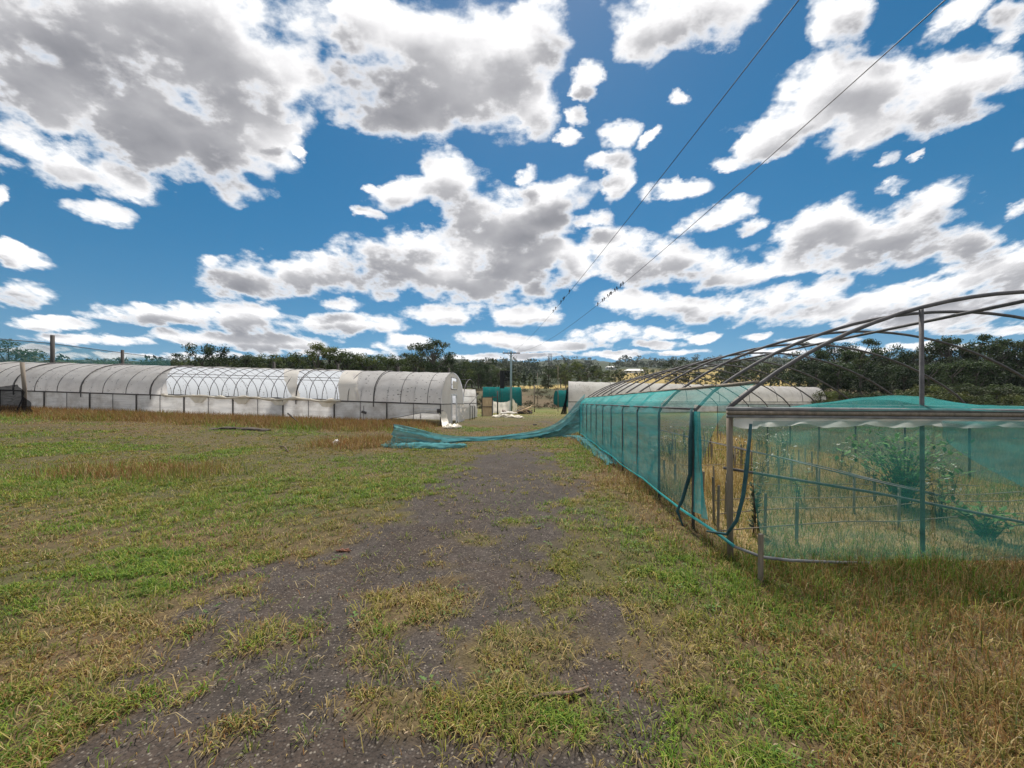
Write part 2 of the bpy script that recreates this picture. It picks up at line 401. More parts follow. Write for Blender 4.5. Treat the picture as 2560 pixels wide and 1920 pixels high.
# ------------------------------------------------------------------ terrain and ground zones
_py = np.array([-50, 66, 78, 100, 140, 250, 500, 1000, 1400, 2000, 4000.])
_pz = np.array([0, 0, 1.2, 5.0, 6.3, 14, 43, 95, 145, 152, 120.])
def H(x, y, micro=True):
    x = np.asarray(x, float); y = np.asarray(y, float)
    z = .031*np.clip(-5.5-x, 0, 46)*sstep(9, 23, y)*(1-sstep(60, 110, y)*.5)
    far = np.interp(y, _py, _pz)
    und = (fbm(x/210+3, y/260, 5, 3)-.5)*sstep(150, 700, y)*np.minimum(y*.035, 34)
    z = z+far*(1+.25*(vnoise(x/60, y/60, 9)-.5)*sstep(70, 110, y))+und
    if micro:
        z = z+(fbm(x*.9, y*.9, 21, 3)-.5)*.07*sstep(80, 20, y)+(vnoise(x*5, y*5, 3)-.5)*.014*sstep(14, 4, y)
    return z
def hz(x, y): return float(H(x, y))

_v = [1115, 1140, 1170, 1200, 1273, 1331, 1389, 1447, 1504, 1620, 1736, 1909, 3000]
_l = [1215, 1165, 1120, 1075, 990, 880, 730, 560, 420, 360, 300, 200, 0]
_r = [1330, 1395, 1428, 1440, 1460, 1478, 1505, 1550, 1600, 1680, 1720, 1720, 1700]
PATCH = [(1007, 1528, 150, 55, -22, 1), (1285, 1632, 140, 62, 0, 1), (1018, 1775, 170, 55, 5, 1), (1330, 1800, 230, 85, 0, .95), (1183, 1345, 70, 20, 0, .8),
         (1290, 1307, 40, 10, 0, .9), (1110, 1452, 70, 16, -12, .8), (700, 1590, 170, 40, -10, .6), (1680, 1640, 160, 120, 20, .5), (250, 1640, 230, 60, -15, .75), (420, 1720, 160, 40, -15, .5), (560, 1830, 130, 40, -15, .5),
         (1100, 1415, 50, 10, 0, .5), (1330, 1415, 80, 14, 0, .55), (930, 1660, 90, 35, 0, .5), (900, 1490, 60, 14, 0, .55), (1390, 1490, 70, 26, 10, .5)]
def px_of(x, y):
    y = np.maximum(y, .5); return CX+F*x/y, HY+F*EYE/y

def fields(x, y):
    """gravel share, tall dry grass share, dryness (0 green .. 1 brown) and lushness at ground points"""
    x = np.asarray(x, float); y = np.asarray(y, float)
    u, v = px_of(x, y)
    n1 = fbm(x*1.3, y*1.3, 31, 4)-.5; n2 = fbm(x*.45, y*.45, 41, 3)-.5; n3_ = fbm(x*4, y*4, 51, 3)-.5
    w = 120*np.clip((v-1050)/350, .15, 1.6)
    dl = (u-np.interp(v, _v, _l))/w; dr = (np.interp(v, _v, _r)-u)/w
    gr = np.minimum(dl, dr)*.8+n1*3.6+n3_*2.0+n2*1.2
    gr = sstep(-.25, .9, gr)*sstep(15.5, 10, y+n2*5)
    for (a, b, ra, rb, rot, k) in PATCH:
        c, s = math.cos(R(rot)), math.sin(R(rot))
        p = ((u-a)*c+(v-b)*s)/ra; q = (-(u-a)*s+(v-b)*c)/rb
        gr = gr*(1-k*sstep(1.35, .55, np.sqrt(p*p+q*q)+n1*1.1+n3_*.6))
    # the worn ruts farther on
    rut = sstep(.56, .85, fbm(x*.8, y*.35, 61, 3)+.10)*sstep(1.9, .6, np.abs(x-.0686*y-.0))*sstep(12, 17, y)*sstep(62, 50, y)
    gr = np.maximum(gr, rut*.6)
    # dry tall grass in front of the white tunnel
    line = 25.0-.087*(x+4.8)                        # the tunnel's near wall
    tall = sstep(6.6, 2.8, line-y+n2*3.5)*sstep(-1.8, -3.4, x+n1*1.5+2.4*sstep(17, 22, y))*sstep(line+1.5, line+.5, y)
    tb = np.maximum(sstep(1.3, .5, np.hypot((x+8.3)/2.3, (y-8.6)/.9)+n1), sstep(1.25, .6, np.hypot((x+5.3)/2.2, (y-15)/2.2)+n1))
    tall = np.maximum(tall, .75*tb)
    edge = .0686*(y-4)+2.245
    side = sstep(-.9, .1, x-edge+.2+n1*1.0)*sstep(22, 18, y)
    front = sstep(-.2, .7, x-1.9+n1*1.2)*sstep(4.4, 3.7, y)
    dry_r = np.maximum(side*.7, front*1.0*sstep(1.0, 2.0, y+.35*x-.5))
    tall = np.maximum(tall, dry_r*.55)
    dry = np.clip(.52+n2*1.6+n1*.8+tall*.6+dry_r*.32-.28*sstep(12, 6, y)*sstep(-2.0, -5, x), 0, 1)
    lush = sstep(.48, .68, fbm(x*.55+9, y*.55, 71, 4))
    green_run = sstep(.55, .1, np.abs(x-(1.35+(5.0-y)*.12)+n1*.9))*sstep(2.6, 3.2, y)*sstep(7.0, 5.2, y)
    lush = np.maximum(lush, green_run); dry = dry*(1-.8*green_run)
    lawn = sstep(-3.2, -6, x+n1*2)*sstep(7, 9.5, y)*sstep(18.5, 15, y)*(1-np.clip(tall*1.6, 0, 1))
    dry = dry*(1-.55*lawn)
    return gr, np.clip(tall, 0, 1), dry, np.clip(lush, 0, 1)

def mix3(a, b, t): return np.asarray(a)[None, :]*(1-t[:, None])+np.asarray(b)[None, :]*t[:, None]

# ---- the ground sheet: dense near the camera, coarse to the horizon
xs = np.concatenate([-np.geomspace(3200, 9.1, 90), np.arange(-9, 9.01, .075), np.geomspace(9.1, 3200, 90)])
ys = np.concatenate([np.arange(-14, .9, .9), np.arange(.9, 9, .06), np.geomspace(9, 90, 190)[0:], np.geomspace(92, 3600, 120)])
GX, GY = np.meshgrid(xs, ys, indexing='ij')
gx, gy = GX.ravel(), GY.ravel()
gz = H(gx, gy)
gr, tl, dry, lush = fields(gx, gy)
n_a = fbm(gx*.7, gy*.7, 81, 3); n_b = fbm(gx*6, gy*6, 82, 3)
soil = mix3((.045, .031, .023), (.095, .067, .046), n_a)
under = mix3((.070, .080, .020), (.13, .085, .036), np.clip(dry+.25*(n_b-.5), 0, 1))
col = soil*.55+under*.45
earth = mix3((.032, .024, .019), (.066, .049, .039), n_a); ek = (sstep(.48, .62, fbm(gx*1.7, gy*1.7, 95, 4))*.75)[:, None]
col = col*(1-gr[:, None])+mix3((.031, .025, .021), (.068, .055, .047), n_b)*gr[:, None]
col = col*(1-ek*gr[:, None])+earth*ek*gr[:, None]
ins_ = (sstep(.0, .3, gx-(2.245+.0686*(gy-4)))*sstep(4.0, 4.4, gy)*sstep(19, 18, gy)*sstep(9.5, 9, gx-(.0686*gy)))[:, None]*.8
col = col*(1-ins_)+mix3((.20, .15, .075), (.30, .22, .11), n_b)*ins_
farw = sstep(26, 60, gy)[:, None]
meadow = mix3((.11, .13, .034), (.19, .15, .065), np.clip(fbm(gx*.22, gy*.22, 83, 4)*2-.6, 0, 1))
col = col*(1-farw)+meadow*farw
weedy = mix3((.055, .058, .028), (.12, .085, .05), np.clip(fbm(gx*.13, gy*.3, 84, 4)*2.2-.6, 0, 1))
wk = (sstep(66, 74, gy)*sstep(104, 98, gy))[:, None]
col = col*(1-wk)+weedy*wk
ratio = gx/np.maximum(gy, 1)
yel = np.maximum(sstep(99, 104, gy)*sstep(240, 175, gy)*sstep(-.02, .0, ratio)*sstep(.62, .25, ratio),
                 sstep(150, 190, gy)*sstep(560, 430, gy)*sstep(.24, .31, ratio)*sstep(.95, .7, ratio)*sstep(.30, .5, fbm(gx/70, gy/90, 85, 3)))
fcol = mix3((.23, .17, .055), (.33, .24, .085), fbm(gx/25, gy/25, 86, 3))
wood = mix3((.022, .032, .016), (.05, .06, .028), fbm(gx/30, gy/30, 87, 3))
fk = sstep(100, 106, gy)[:, None]
col = col*(1-fk)+(wood*(1-yel[:, None])+fcol*yel[:, None])*fk
ni, nj = len(xs), len(ys)
I = (np.arange(ni-1)[:, None]*nj+np.arange(nj-1)[None, :]).ravel()
quads = np.stack([I, I+nj, I+nj+1, I+1], 1)

def m_ground():
    m, nt, out = mat_new('earth_and_gravel')
    c = nd(nt, 'Attribute', attribute_name='Col').outputs['Color']
    gv = nd(nt, 'Attribute', attribute_name='gravel').outputs['Fac']
    p = nd(nt, 'NewGeometry').outputs['Position']
    f1 = noise_tex(nt, p, 55, 5, .7); f2 = noise_tex(nt, p, 9, 5, .65)
    c = mixc(nt, 1.0, c, ramp(nt, f1, [(.25, g(.55)), (.75, g(1.5))]), 'MULTIPLY')
    c = mixc(nt, 1.0, c, ramp(nt, f2, [(.3, g(.72)), (.7, g(1.3))]), 'MULTIPLY')
    v = nd(nt, 'TexVoronoi', {'Vector': p, 'Scale': 62, 'Randomness': 1.0})
    st = nd(nt, 'SeparateColor', {0: v.outputs['Color']}).outputs[0]
    stone = ramp(nt, st, [(0, (.022, .02, .02)), (.55, (.062, .053, .047)), (.80, (.13, .11, .095)), (.97, (.27, .235, .19))])
    inner = nd(nt, 'MapRange', {0: v.outputs['Distance'], 1: .2, 2: .55, 3: 1.0, 4: 0.0}).outputs[0]
    k = nd(nt, 'Math', {0: inner, 1: gv}, operation='MULTIPLY').outputs[0]
    k = nd(nt, 'Math', {0: k, 1: .75}, operation='MULTIPLY').outputs[0]
    c = mixc(nt, k, c, stone)
    h = nd(nt, 'Math', {0: inner, 1: f1, 2: f2}, operation='MULTIPLY_ADD').outputs[0]
    b = nd(nt, 'Bump', {'Height': h, 'Strength': .7, 'Distance': .012})
    s = nd(nt, 'BsdfPrincipled', {'Base Color': c, 'Roughness': .95, 'Specular IOR Level': .15, 'Normal': b.outputs[0]})
    nt.links.new(s.outputs[0], out.inputs[0]); return m
MG = m_ground()

def ground_piece(name, sel):
    q = quads[sel]; used = np.unique(q); re = np.full(len(gx), -1); re[used] = np.arange(len(used))
    me = mesh_tris(name, np.stack([gx, gy, gz], 1)[used], re[q], col[used], smooth=True)
    a = me.attributes.new('gravel', 'FLOAT', 'POINT'); a.data.foreach_set('value', gr[used].astype(np.float32))
    return tag(link(name, me, MG), kind='structure')
gq = gr[quads].mean(1); yq = gy[quads].mean(1); rq = (gx/np.maximum(gy, 1))[quads].mean(1)
is_path = (gq > .5) & (yq > 1) & (yq < 62)
is_hill = (yq > 250); is_field = (yq > 101) & ~is_hill
ground_piece('path', is_path)
ground_piece('hills', is_hill)
ground_piece('field', is_field)
ground_piece('ground', ~(is_path | is_hill | is_field))

# ------------------------------------------------------------------ grass blades and pebbles
def blades(x, y, h, w, az, lean, colr, base_dark=.55, curl=None):
    """bent two-piece blades; returns vertices, triangles and colours"""
    n = len(x); z = H(x, y)
    dx, dy = np.cos(az), np.sin(az); px, py = -dy, dx
    s1, c1 = np.sin(lean*.6), np.cos(lean*.6); s2, c2 = np.sin(np.minimum(lean*1.5, 1.75)), np.cos(np.minimum(lean*1.5, 1.75))
    mx, my, mz = x+dx*h*.5*s1, y+dy*h*.5*s1, z+h*.5*c1
    tx, ty, tz = mx+dx*h*.5*s2, my+dy*h*.5*s2, np.maximum(mz+h*.5*c2, z+.004)
    hw = w/2
    V = np.empty((n, 5, 3))
    V[:, 0] = np.stack([x-px*hw, y-py*hw, z-.006], 1); V[:, 1] = np.stack([x+px*hw, y+py*hw, z-.006], 1)
    V[:, 2] = np.stack([mx-px*hw*.8, my-py*hw*.8, mz], 1); V[:, 3] = np.stack([mx+px*hw*.8, my+py*hw*.8, mz], 1)
    V[:, 4] = np.stack([tx, ty, tz], 1)
    b = (np.arange(n)*5)[:, None]
    T = np.concatenate([b+np.array([[0, 1, 3]]), b+np.array([[0, 3, 2]]), b+np.array([[2, 3, 4]])], 1).reshape(-1, 3)
    C = np.repeat(colr[:, None, :], 5, 1).reshape(-1, 3)
    return V.reshape(-1, 3), T, C

GREEN = np.array([[.155, .19, .032], [.215, .22, .040], [.28, .25, .052], [.105, .15, .035]])
STRAW = np.array([[.46, .33, .13], [.39, .29, .10], [.36, .29, .085], [.50, .39, .19]])
BROWN = np.array([[.30, .145, .045], [.34, .18, .06], [.22, .115, .04], [.36, .22, .08]])*.8
GREEN = GREEN*np.array([.98, .95, .8]); STRAW = STRAW*.8
def scatter(d0, d1, n, x_extra=2.6):
    y = np.sqrt(RNG.uniform(d0*d0, d1*d1, n)); x = RNG.uniform(-1, 1, n)*(1.36*y+x_extra); return x, y
def edge_x(y): return 2.245+.0686*(y-4)
VV, TT, CC, off = [], [], [], 0
V2, T2, C2, off2 = [], [], [], 0
for (d0, d1, n, band) in ((1.0, 2.2, 135000, 0), (2.2, 4.2, 170000, 0), (4.2, 8, 180000, 0), (8, 14, 170000, 0), (14, 26, 230000, 0), (14, 29, 150000, 1), (26, 64, 120000, 0)):
    x, y = scatter(d0, d1, n)
    if band:
        x = -np.abs(x)
    if d0 >= 26:
        keep = (x > -6) & (x < 16); x, y = x[keep], y[keep]
    gr, tl, dry, lush = fields(x, y)
    clump = fbm(x*7, y*7, 91, 2); clump2 = fbm(x*2.2, y*2.2, 92, 2)
    bare = sstep(.56, .40, clump2+.35*(clump-.5)-.14*sstep(.2, 1.2, x)*(y < 6))
    dens = (1-gr)**1.3*(.16+.95*sstep(.38, .64, clump))*(1-.85*bare*(1-lush))+.015
    inside = (x > edge_x(y)+.15) & (y > 4.05) & (y < 18.4)
    dens = np.where(inside, .55, np.maximum(dens, tl))
    if band: dens = tl*(y > 9.5)
    keep = RNG.random(len(x)) < dens
    x, y, gr, tl, dry, lush, clump, inside = (a[keep] for a in (x, y, gr, tl, dry, lush, clump, inside))
    n = len(x); r1, r2, r3 = RNG.random(n), RNG.random(n), RNG.random(n)
    tallk = (RNG.random(n) < tl*.85) | (inside & (RNG.random(n) < .35))
    h = np.where(tallk, RNG.uniform(.14, .48, n)*np.where(y < 6.5, .50, np.where(y > 17, 1.15, 1))*(.6+.6*tl), RNG.uniform(.022, .075, n)*(1+.6*lush)*(.7+.7*clump)*np.where(y < 6, .75, 1))
    lean = np.where(tallk, RNG.uniform(.15, 1.3, n), RNG.uniform(.6, 1.5, n))
    w = (.0034+.00085*y)*RNG.uniform(.7, 1.3, n)*np.where(tallk, .8, 1.1)
    az = RNG.uniform(0, 2*math.pi, n)
    gi = GREEN[RNG.integers(0, 4, n)]*(1+.6*lush[:, None]*np.array([[-.35, .3, -.4]]))
    si = STRAW[RNG.integers(0, 4, n)]; bi = BROWN[RNG.integers(0, 4, n)]
    pd = np.clip(dry*.95-.55*lush*(1-tl)+.14*(clump-.5), .06, .95)
    c = np.where((r1 < pd)[:, None], np.where((r2 < .42+.45*tl)[:, None], bi, si), gi)
    c = np.where(inside[:, None] & (r1 < .72)[:, None], si*np.array([[1.1, 1.02, .85]]), c)
    c = np.where((tallk & (y < 7) & (r3 < .38))[:, None], gi*.8, c)
    c = c*(.62+.6*r3[:, None])
    sel = tallk
    for s_, lst in ((~sel, (VV, TT, CC)), (sel, (V2, T2, C2))):
        if not s_.any(): continue
        V, T, C = blades(x[s_], y[s_], h[s_], w[s_], az[s_], lean[s_], c[s_])
        if lst[0] is VV: T = T+off; off += len(V)
        else: T = T+off2; off2 += len(V)
        lst[0].append(V); lst[1].append(T); lst[2].append(C)
# tufts: blades that spread from one root
for (d0, d1, nt_) in ((1.1, 3.2, 3000), (3.2, 8.5, 5200), (8.5, 18, 4200)):
    tx_, ty_ = scatter(d0, d1, nt_); gr, tl, dry, lush = fields(tx_, ty_)
    keep = RNG.random(nt_) < np.where(gr > .5, .13, .50)*(1-.6*tl)*(.35+1.3*fbm(tx_*2.2, ty_*2.2, 92, 2))
    keep &= ~((tx_ > edge_x(ty_)+.1) & (ty_ > 4.0))
    tx_, ty_, gr, dry, lush = tx_[keep], ty_[keep], gr[keep], dry[keep], lush[keep]; m = len(tx_)
    nb = 22; size = RNG.uniform(.5, 1.5, m)*(1+.5*lush)*np.where(gr > .5, .75, 1); kind = RNG.random(m)
    x = np.repeat(tx_, nb); y = np.repeat(ty_, nb); sz = np.repeat(size, nb); n = m*nb; a = RNG.uniform(0, 6.283, n); rr = RNG.random(n)**.5*.055*sz
    x = x+np.cos(a)*rr; y = y+np.sin(a)*rr; az = a+RNG.normal(size=n)*.5
    h = RNG.uniform(.035, .085, n)*sz; lean = RNG.uniform(.55, 1.5, n); w = (.0036+.0007*y)*RNG.uniform(.7, 1.3, n)
    dk = np.repeat(np.clip(dry*.8-.3*lush, .05, .9), nb); kk = np.repeat(kind, nb); r1 = RNG.random(n)
    strawy = (kk < dk*.6) | (r1 < .22)
    gtone = GREEN[np.repeat(RNG.integers(0, 4, m), nb)]*np.repeat(RNG.uniform(.7, 1.25, m), nb)[:, None]
    c = np.where(strawy[:, None], STRAW[RNG.integers(0, 4, n)], gtone)*RNG.uniform(.7, 1.2, n)[:, None]
    V, T, C = blades(x, y, h, w, az, lean, c); VV.append(V); TT.append(T+off); CC.append(C); off += len(V)
# dead stalks lying flat
x, y = scatter(1.1, 9, 9000); gr, tl, dry, lush = fields(x, y); keep = RNG.random(9000) < (.25+.75*dry)*(1-.6*gr); x, y = x[keep], y[keep]; n = len(x)
V, T, C = blades(x, y, RNG.uniform(.06, .19, n), (.003+.0005*y), RNG.uniform(0, 6.28, n), RNG.uniform(1.25, 1.6, n), STRAW[RNG.integers(0, 4, n)]*RNG.uniform(.7, 1.25, n)[:, None])
V[:, 2] += .012; VV.append(V); TT.append(T+off); CC.append(C); off += len(V)
tag(link('short_grass', mesh_tris('short_grass', np.concatenate(VV), np.concatenate(TT), np.concatenate(CC)), M['blade']),
    'short green and straw coloured grass around the gravel track', 'grass', kind='stuff')
tag(link('dry_grass', mesh_tris('dry_grass', np.concatenate(V2), np.concatenate(T2), np.concatenate(C2)), M['blade']),
    'taller dry brown grass along the tunnels', 'grass', kind='stuff')

# pebbles lying on the track
n = 16000
x, y = scatter(1.15, 6.5, n); gr_, *_r4 = fields(x, y)
keep = RNG.random(n) < gr_*.95+.06; x, y = x[keep], y[keep]; n = len(x)
oct_ = np.array([[1, 0, 0], [0, 1, 0], [-1, 0, 0], [0, -1, 0], [0, 0, 1], [0, 0, -1.]])
of = np.array([[0, 1, 4], [1, 2, 4], [2, 3, 4], [3, 0, 4], [1, 0, 5], [2, 1, 5], [3, 2, 5], [0, 3, 5]])
sz = RNG.uniform(.003, .0085, n)*(1+1.3*(RNG.random(n) > .93)+2*(RNG.random(n) > .993))
a = RNG.uniform(0, 6.28, n); ca, sa = np.cos(a), np.sin(a)
V = oct_[None]*(sz[:, None, None]*RNG.uniform(.6, 1.25, (n, 6, 1)))*np.array([1, .8, .6])
V = np.stack([V[..., 0]*ca[:, None]-V[..., 1]*sa[:, None]+x[:, None], V[..., 0]*sa[:, None]+V[..., 1]*ca[:, None]+y[:, None], V[..., 2]+(H(x, y)+.001)[:, None]], -1)
T = (of[None]+(np.arange(n)*6)[:, None, None]).reshape(-1, 3)
pc = np.array([[.05, .05, .055], [.085, .075, .072], [.15, .125, .10], [.29, .25, .20], [.06, .052, .048]])[RNG.choice(5, n, p=[.30, .24, .22, .07, .17])]
tag(link('gravel', mesh_tris('gravel', V.reshape(-1, 3), T, np.repeat(pc*RNG.uniform(.7, 1.2, (n, 1)), 6, 0)), M['stone']),
    'loose grey gravel on the track', 'gravel', kind='stuff')

# broad-leaved weeds and fallen leaves between the grass
V_, C_ = [], []
x, y = scatter(1.2, 8.5, 2600, .5); gr, tl, dry, lush = fields(x, y)
k = RNG.random(2600) < np.where(x > .4, .55, .16)*(1-.6*gr); k &= ~((x > edge_x(y)) & (y > 4)) & (vnoise(x*1.6, y*1.6, 33) > .42)
for xx, yy in zip(x[k], y[k]):
    z0 = hz(xx, yy); nl = int(RNG.integers(6, 12)); c = np.array([(.07, .13, .03), (.09, .16, .035), (.12, .16, .04)][int(RNG.integers(0, 3))]); s_ = RNG.uniform(.018, .042)
    for j in range(nl):
        a = RNG.uniform(0, 6.28); L = s_*RNG.uniform(.6, 1.2); r0 = RNG.uniform(0, .05); d = np.array([math.cos(a), math.sin(a), 0]); e = np.array([-math.sin(a), math.cos(a), 0]); p0 = np.array([xx, yy, z0+.01+RNG.uniform(0, .03)])+d*r0
        V_ += [p0, p0+d*L*.5+e*L*.28+(0, 0, .01), p0+d*L+(0, 0, .004), p0+d*L*.5-e*L*.28+(0, 0, .01)]; C_ += [c*RNG.uniform(.7, 1.3)]*4
x, y = scatter(1.2, 7, 1500, .5)
for xx, yy in zip(x, y):
    a = RNG.uniform(0, 6.28); L = RNG.uniform(.012, .035); z0 = hz(xx, yy)+RNG.uniform(.004, .03); d = np.array([math.cos(a), math.sin(a), RNG.uniform(-.3, .3)]); e = np.array([-math.sin(a), math.cos(a), RNG.uniform(-.3, .3)])
    p0 = np.array([xx, yy, z0]); V_ += [p0-d*L*.5, p0+e*L*.2, p0+d*L*.5, p0-e*L*.2]; C_ += [np.array([(.22, .12, .07), (.34, .25, .16), (.16, .08, .05), (.40, .33, .24)][int(RNG.integers(0, 4))])]*4
tag(link('ground_weeds', mesh_tris('ground_weeds', np.array(V_), np.arange(len(V_)).reshape(-1, 4), np.array(C_)), M['leaf']), 'low broad leaved weeds and fallen leaves in the grass', 'weeds', kind='stuff')
# ------------------------------------------------------------------ teal net tunnel beside the track
TD = [4.0, 4.9, 6.28, 7.65, 9.0, 10.4, 11.75, 13.1, 14.4, 15.7, 17.0, 18.4]
TW, TE, TR = 6.6, 1.55, 5.07
def arc(s):
    d = s-TW/2; return max(0.0, 1.22-(TR-math.sqrt(max(TR*TR-d*d, 0))))
def TP(s, D, h): return Vector((edge_x(D)+s, D, h))
def roofp(s, D): return TP(s, D, TE+arc(s))

net_house = empty('net_tunnel', TP(TW/2, 11, 0), 'long bare hooped greenhouse with teal shade net on its walls, beside the gravel track', 'greenhouse')
for k, D in enumerate(TD):
    pts = []
    if k: pts += [TP(0, D, hz(edge_x(D), D)-.05), TP(0, D, .8), TP(0, D, TE-.10), TP(.035, D, TE-.03)]
    for i in range(27):
        s = TW*i/26
        if k and (i == 0 or i == 26): continue
        pts.append(roofp(s, D))
    if k: pts += [TP(TW-.035, D, TE-.03), TP(TW, D, TE-.10), TP(TW, D, .8), TP(TW, D, hz(edge_x(D)+TW, D)-.05)]
    MB().tube(pts, .021 if k == 0 else .020, 8).build('hoop', M['galv'], net_house)
# corner and middle posts of the front
def upright(name, s, D, top, r, mat, parent, lean=0):
    x = edge_x(D)+s; return MB().tube([(x+lean, D, hz(x, D)-.15), (x+lean*.5, D, top*.5), (x, D, top)], r, 8).build(name, mat, parent)
upright('post', 0.0, 3.97, TE, .030, M['wood'], net_house, .01)
upright('post', TW, 3.97, TE, .05, M['wood'], net_house)
upright('post', 1.98, 3.97, TE+arc(1.98)-.02, .019, M['galv'], net_house, .015)
upright('post', 4.4, 3.97, TE+arc(4.4)-.02, .019, M['galv'], net_house)
# rails along the house
def along(name, s, h, r, mat, D0=4.0, D1=18.4, sag=.0):
    pts = [TP(s, D0+(D1-D0)*i/12, h-sag*math.sin(math.pi*((i*3) % 12)/12)) for i in range(13)]
    return MB().tube(pts, r, 6).build(name, mat, net_house)
along('eave_rail', .02, TE-.02, .016, M['galv'], 4.9)
along('eave_rail', TW-.02, TE-.02, .016, M['galv'])
along('ridge_rail', TW/2, TE+1.22-.055, .022, M['galv'])
mb = MB(); 
for i in range(12):
    a, b = TD[i-1] if i else 3.95, TD[i]
    if i: mb.tube([roofp(.31, a)+Vector((0, 0, .03)), roofp(.31, b)+Vector((0, 0, .03))], .022, 5)
mb.build('batten', M['wood'], net_house)
# bottom pipe the net is rolled on; it turns the corner past the post
bp = [TP(-.06, D, .20+.02*math.sin(D*2)) for D in np.linspace(18.4, 4.2, 16)]+[TP(-.03, 3.80, .19), TP(.12, 3.60, .17), TP(.40, 3.62, .13), TP(.9, 3.72, .07), TP(1.3, 3.8, .03)]
MB().tube(bp[:17], .016, 6).build('bottom_rail', M['net_dense'], net_house)
MB().tube(bp[15:], .014, 6).build('bottom_rail', M['beam'], net_house)
# side net: wall and the strip of roof up to the batten
def wall_net(D0, D1, a0=None, mat='net', name='side_net', top=.31, lowfn=None):
    def fn(u, v):
        D = D0+(D1-D0)*u
        lo = .20 if lowfn is None else lowfn(u)
        L1 = TE-.09-lo; L2 = top/.8; t = v*(L1+L2)
        p = TP(-.028, D, lo+t) if t <= L1 else roofp(.02+top*(t-L1)/L2, D)+Vector((-.012, 0, .024))
        bay = math.sin(math.pi*(((D-4.0)/1.37) % 1))
        return p+Vector((.035*bay*math.sin(math.pi*min(1, v*1.1))+.008*n3((D*4, v*6, 1)), 0, .006*n3((D*3, v*5, 7))))
    return MB().sheet(fn, max(6, int(abs(D1-D0)*7)), 22).build(name, M[mat], net_house)
wall_net(18.42, 6.28, mat='net_dense')
# the bay next to the opening: net with a torn, curved free edge
def torn(u, v):
    D = 6.28-1.38*u
    lo = .2+.0*u; L1 = TE-.09-lo; L2 = .31/.8; t = v*(L1+L2)
    p = TP(-.028, D, lo+t) if t <= L1 else roofp(.02+.31*(t-L1)/L2, D)+Vector((-.012, 0, .024))
    return p+Vector((.03*math.sin(math.pi*u), 0, 0))
mb = MB(); mb.sheet(torn, 14, 22); mb.build('side_net', M['net'], net_house)
def flap(u, v):                       # loose edge hanging beside the second hoop
    z = TE-.05-v*(TE-.28); w = .10+.26*v+.03*n3((v*5, 0, 2))
    return TP(.02+.03*math.sin(u*9+v*4), 4.9-u*w, z)
MB().sheet(flap, 8, 20).build('loose_net', M['net_dense'], net_house)
MB().tube([TP(-.03, 4.88, TE-.02), TP(-.05, 4.86, 1.1), TP(-.04, 4.90, .7), TP(-.10, 5.0, .35), TP(-.16, 5.02, .2), TP(-.12, 4.92, .03)], [.016, .026, .024, .022, .018, .010], 7).build('rolled_net', M['net_roll'], net_house)
def topnet(u, v):
    D = 4.9-.88*u; return roofp(.02+.3*v, D)+Vector((-.012, 0, .024-.02*math.sin(math.pi*u)))
MB().sheet(topnet, 10, 6).build('roof_net', M['net'], net_house)
def sag(u, v):                        # corner of net drooping into the open bay
    D = 4.88-.80*u; d = (1-u)**1.6*.95*v
    return TP(-.02+.05*v, D, TE-.05-d)
MB().sheet(sag, 10, 10).build('loose_net', M['net'], net_house)
# far side and rear nets
def farnet(u, v):
    D = 4.0+14.4*u; return TP(TW+.03, D, .1+(TE-.1)*v)+Vector((.02*n3((D*2, v*3, 5)), 0, 0))
MB().sheet(farnet, 40, 8).build('side_net', M['net'], net_house)
# front: three rolled pipes as a beam, white fringe, thin net
XR = TW
for (dz, dy, r, mt) in ((0, 0, .021, 'beam'), (-.039, -.012, .021, 'wood'), (-.074, -.003, .018, 'beam')):
    beam_ = MB().tube([TP(-.06+(XR+.1)*i/14, 3.9+dy+.006*math.sin(i*1.7), TE-.0+dz-.05*i/14) for i in range(15)], r, 8).build('front_beam', M[mt], net_house)
def fringe(u, v):
    x = -.0+XR*u; low = .055+.035*abs(math.sin(u*31))+.02*n3((u*40, 0, 3))
    if u < .035: low += .03
    return TP(x, 3.875+.015*math.sin(u*120+v*2), TE-.088-.05*u-low*v)
MB().sheet(fringe, 260, 4).build('fringe', M['film_fringe'], beam_)
def front(u, v):
    h = 1.43*(1-v)+.04*v
    left = .17-.02*math.sin(v*3)+.13*v*v
    x = left+(XR-left)*u
    return TP(x, 3.84+.05*math.sin(v*math.pi)*math.sin(u*9)+.02*n3((u*14, v*4, 1)), h)
MB().sheet(front, 60, 16).build('front_net', M['net_front'], net_house)
def front2(u, v):
    x = 2.02+(XR-2.02)*u
    drop = (.25+1.02*min(1, u*4.2)**.8 if u < .3 else 1.27-.25*(u-.3))*.62
    return TP(x, 3.80+.04*n3((u*9, v*3, 4)), 1.43-.03*u-drop*v)
MB().sheet(front2, 50, 12).build('front_net', M['net'], net_house)
MB().tube([TP(.16, 3.86, 1.40), TP(.10, 3.83, .95), TP(.06, 3.82, .68), TP(.0, 3.82, .45), TP(-.06, 3.9, .28), TP(-.13, 4.2, .21)], [.014, .021, .019, .018, .016, .010], 7).build('rolled_net', M['net_roll'], net_house)
_hp = [(.9, 0), (1.25, .05), (1.6, .10), (2.0, .145), (2.3, .14), (2.55, .09), (2.9, .045), (3.6, .035), (6.6, .03)]
def heap(u, v):
    x = .75+(XR-.75)*u; zt = np.interp(x, [a for a, _ in _hp], [b for _, b in _hp])
    z = TE-.02-.05*u+(zt+.03)*math.sin(math.pi*min(1, v*.62+.02))**.8+(.02*n3((x*3, v*5, 9))*math.sin(math.pi*v))
    return TP(x, 3.86+.75*v, z-.12*max(0, v-.75))
MB().sheet(heap, 80, 16).build('folded_net', M['net'], net_house)
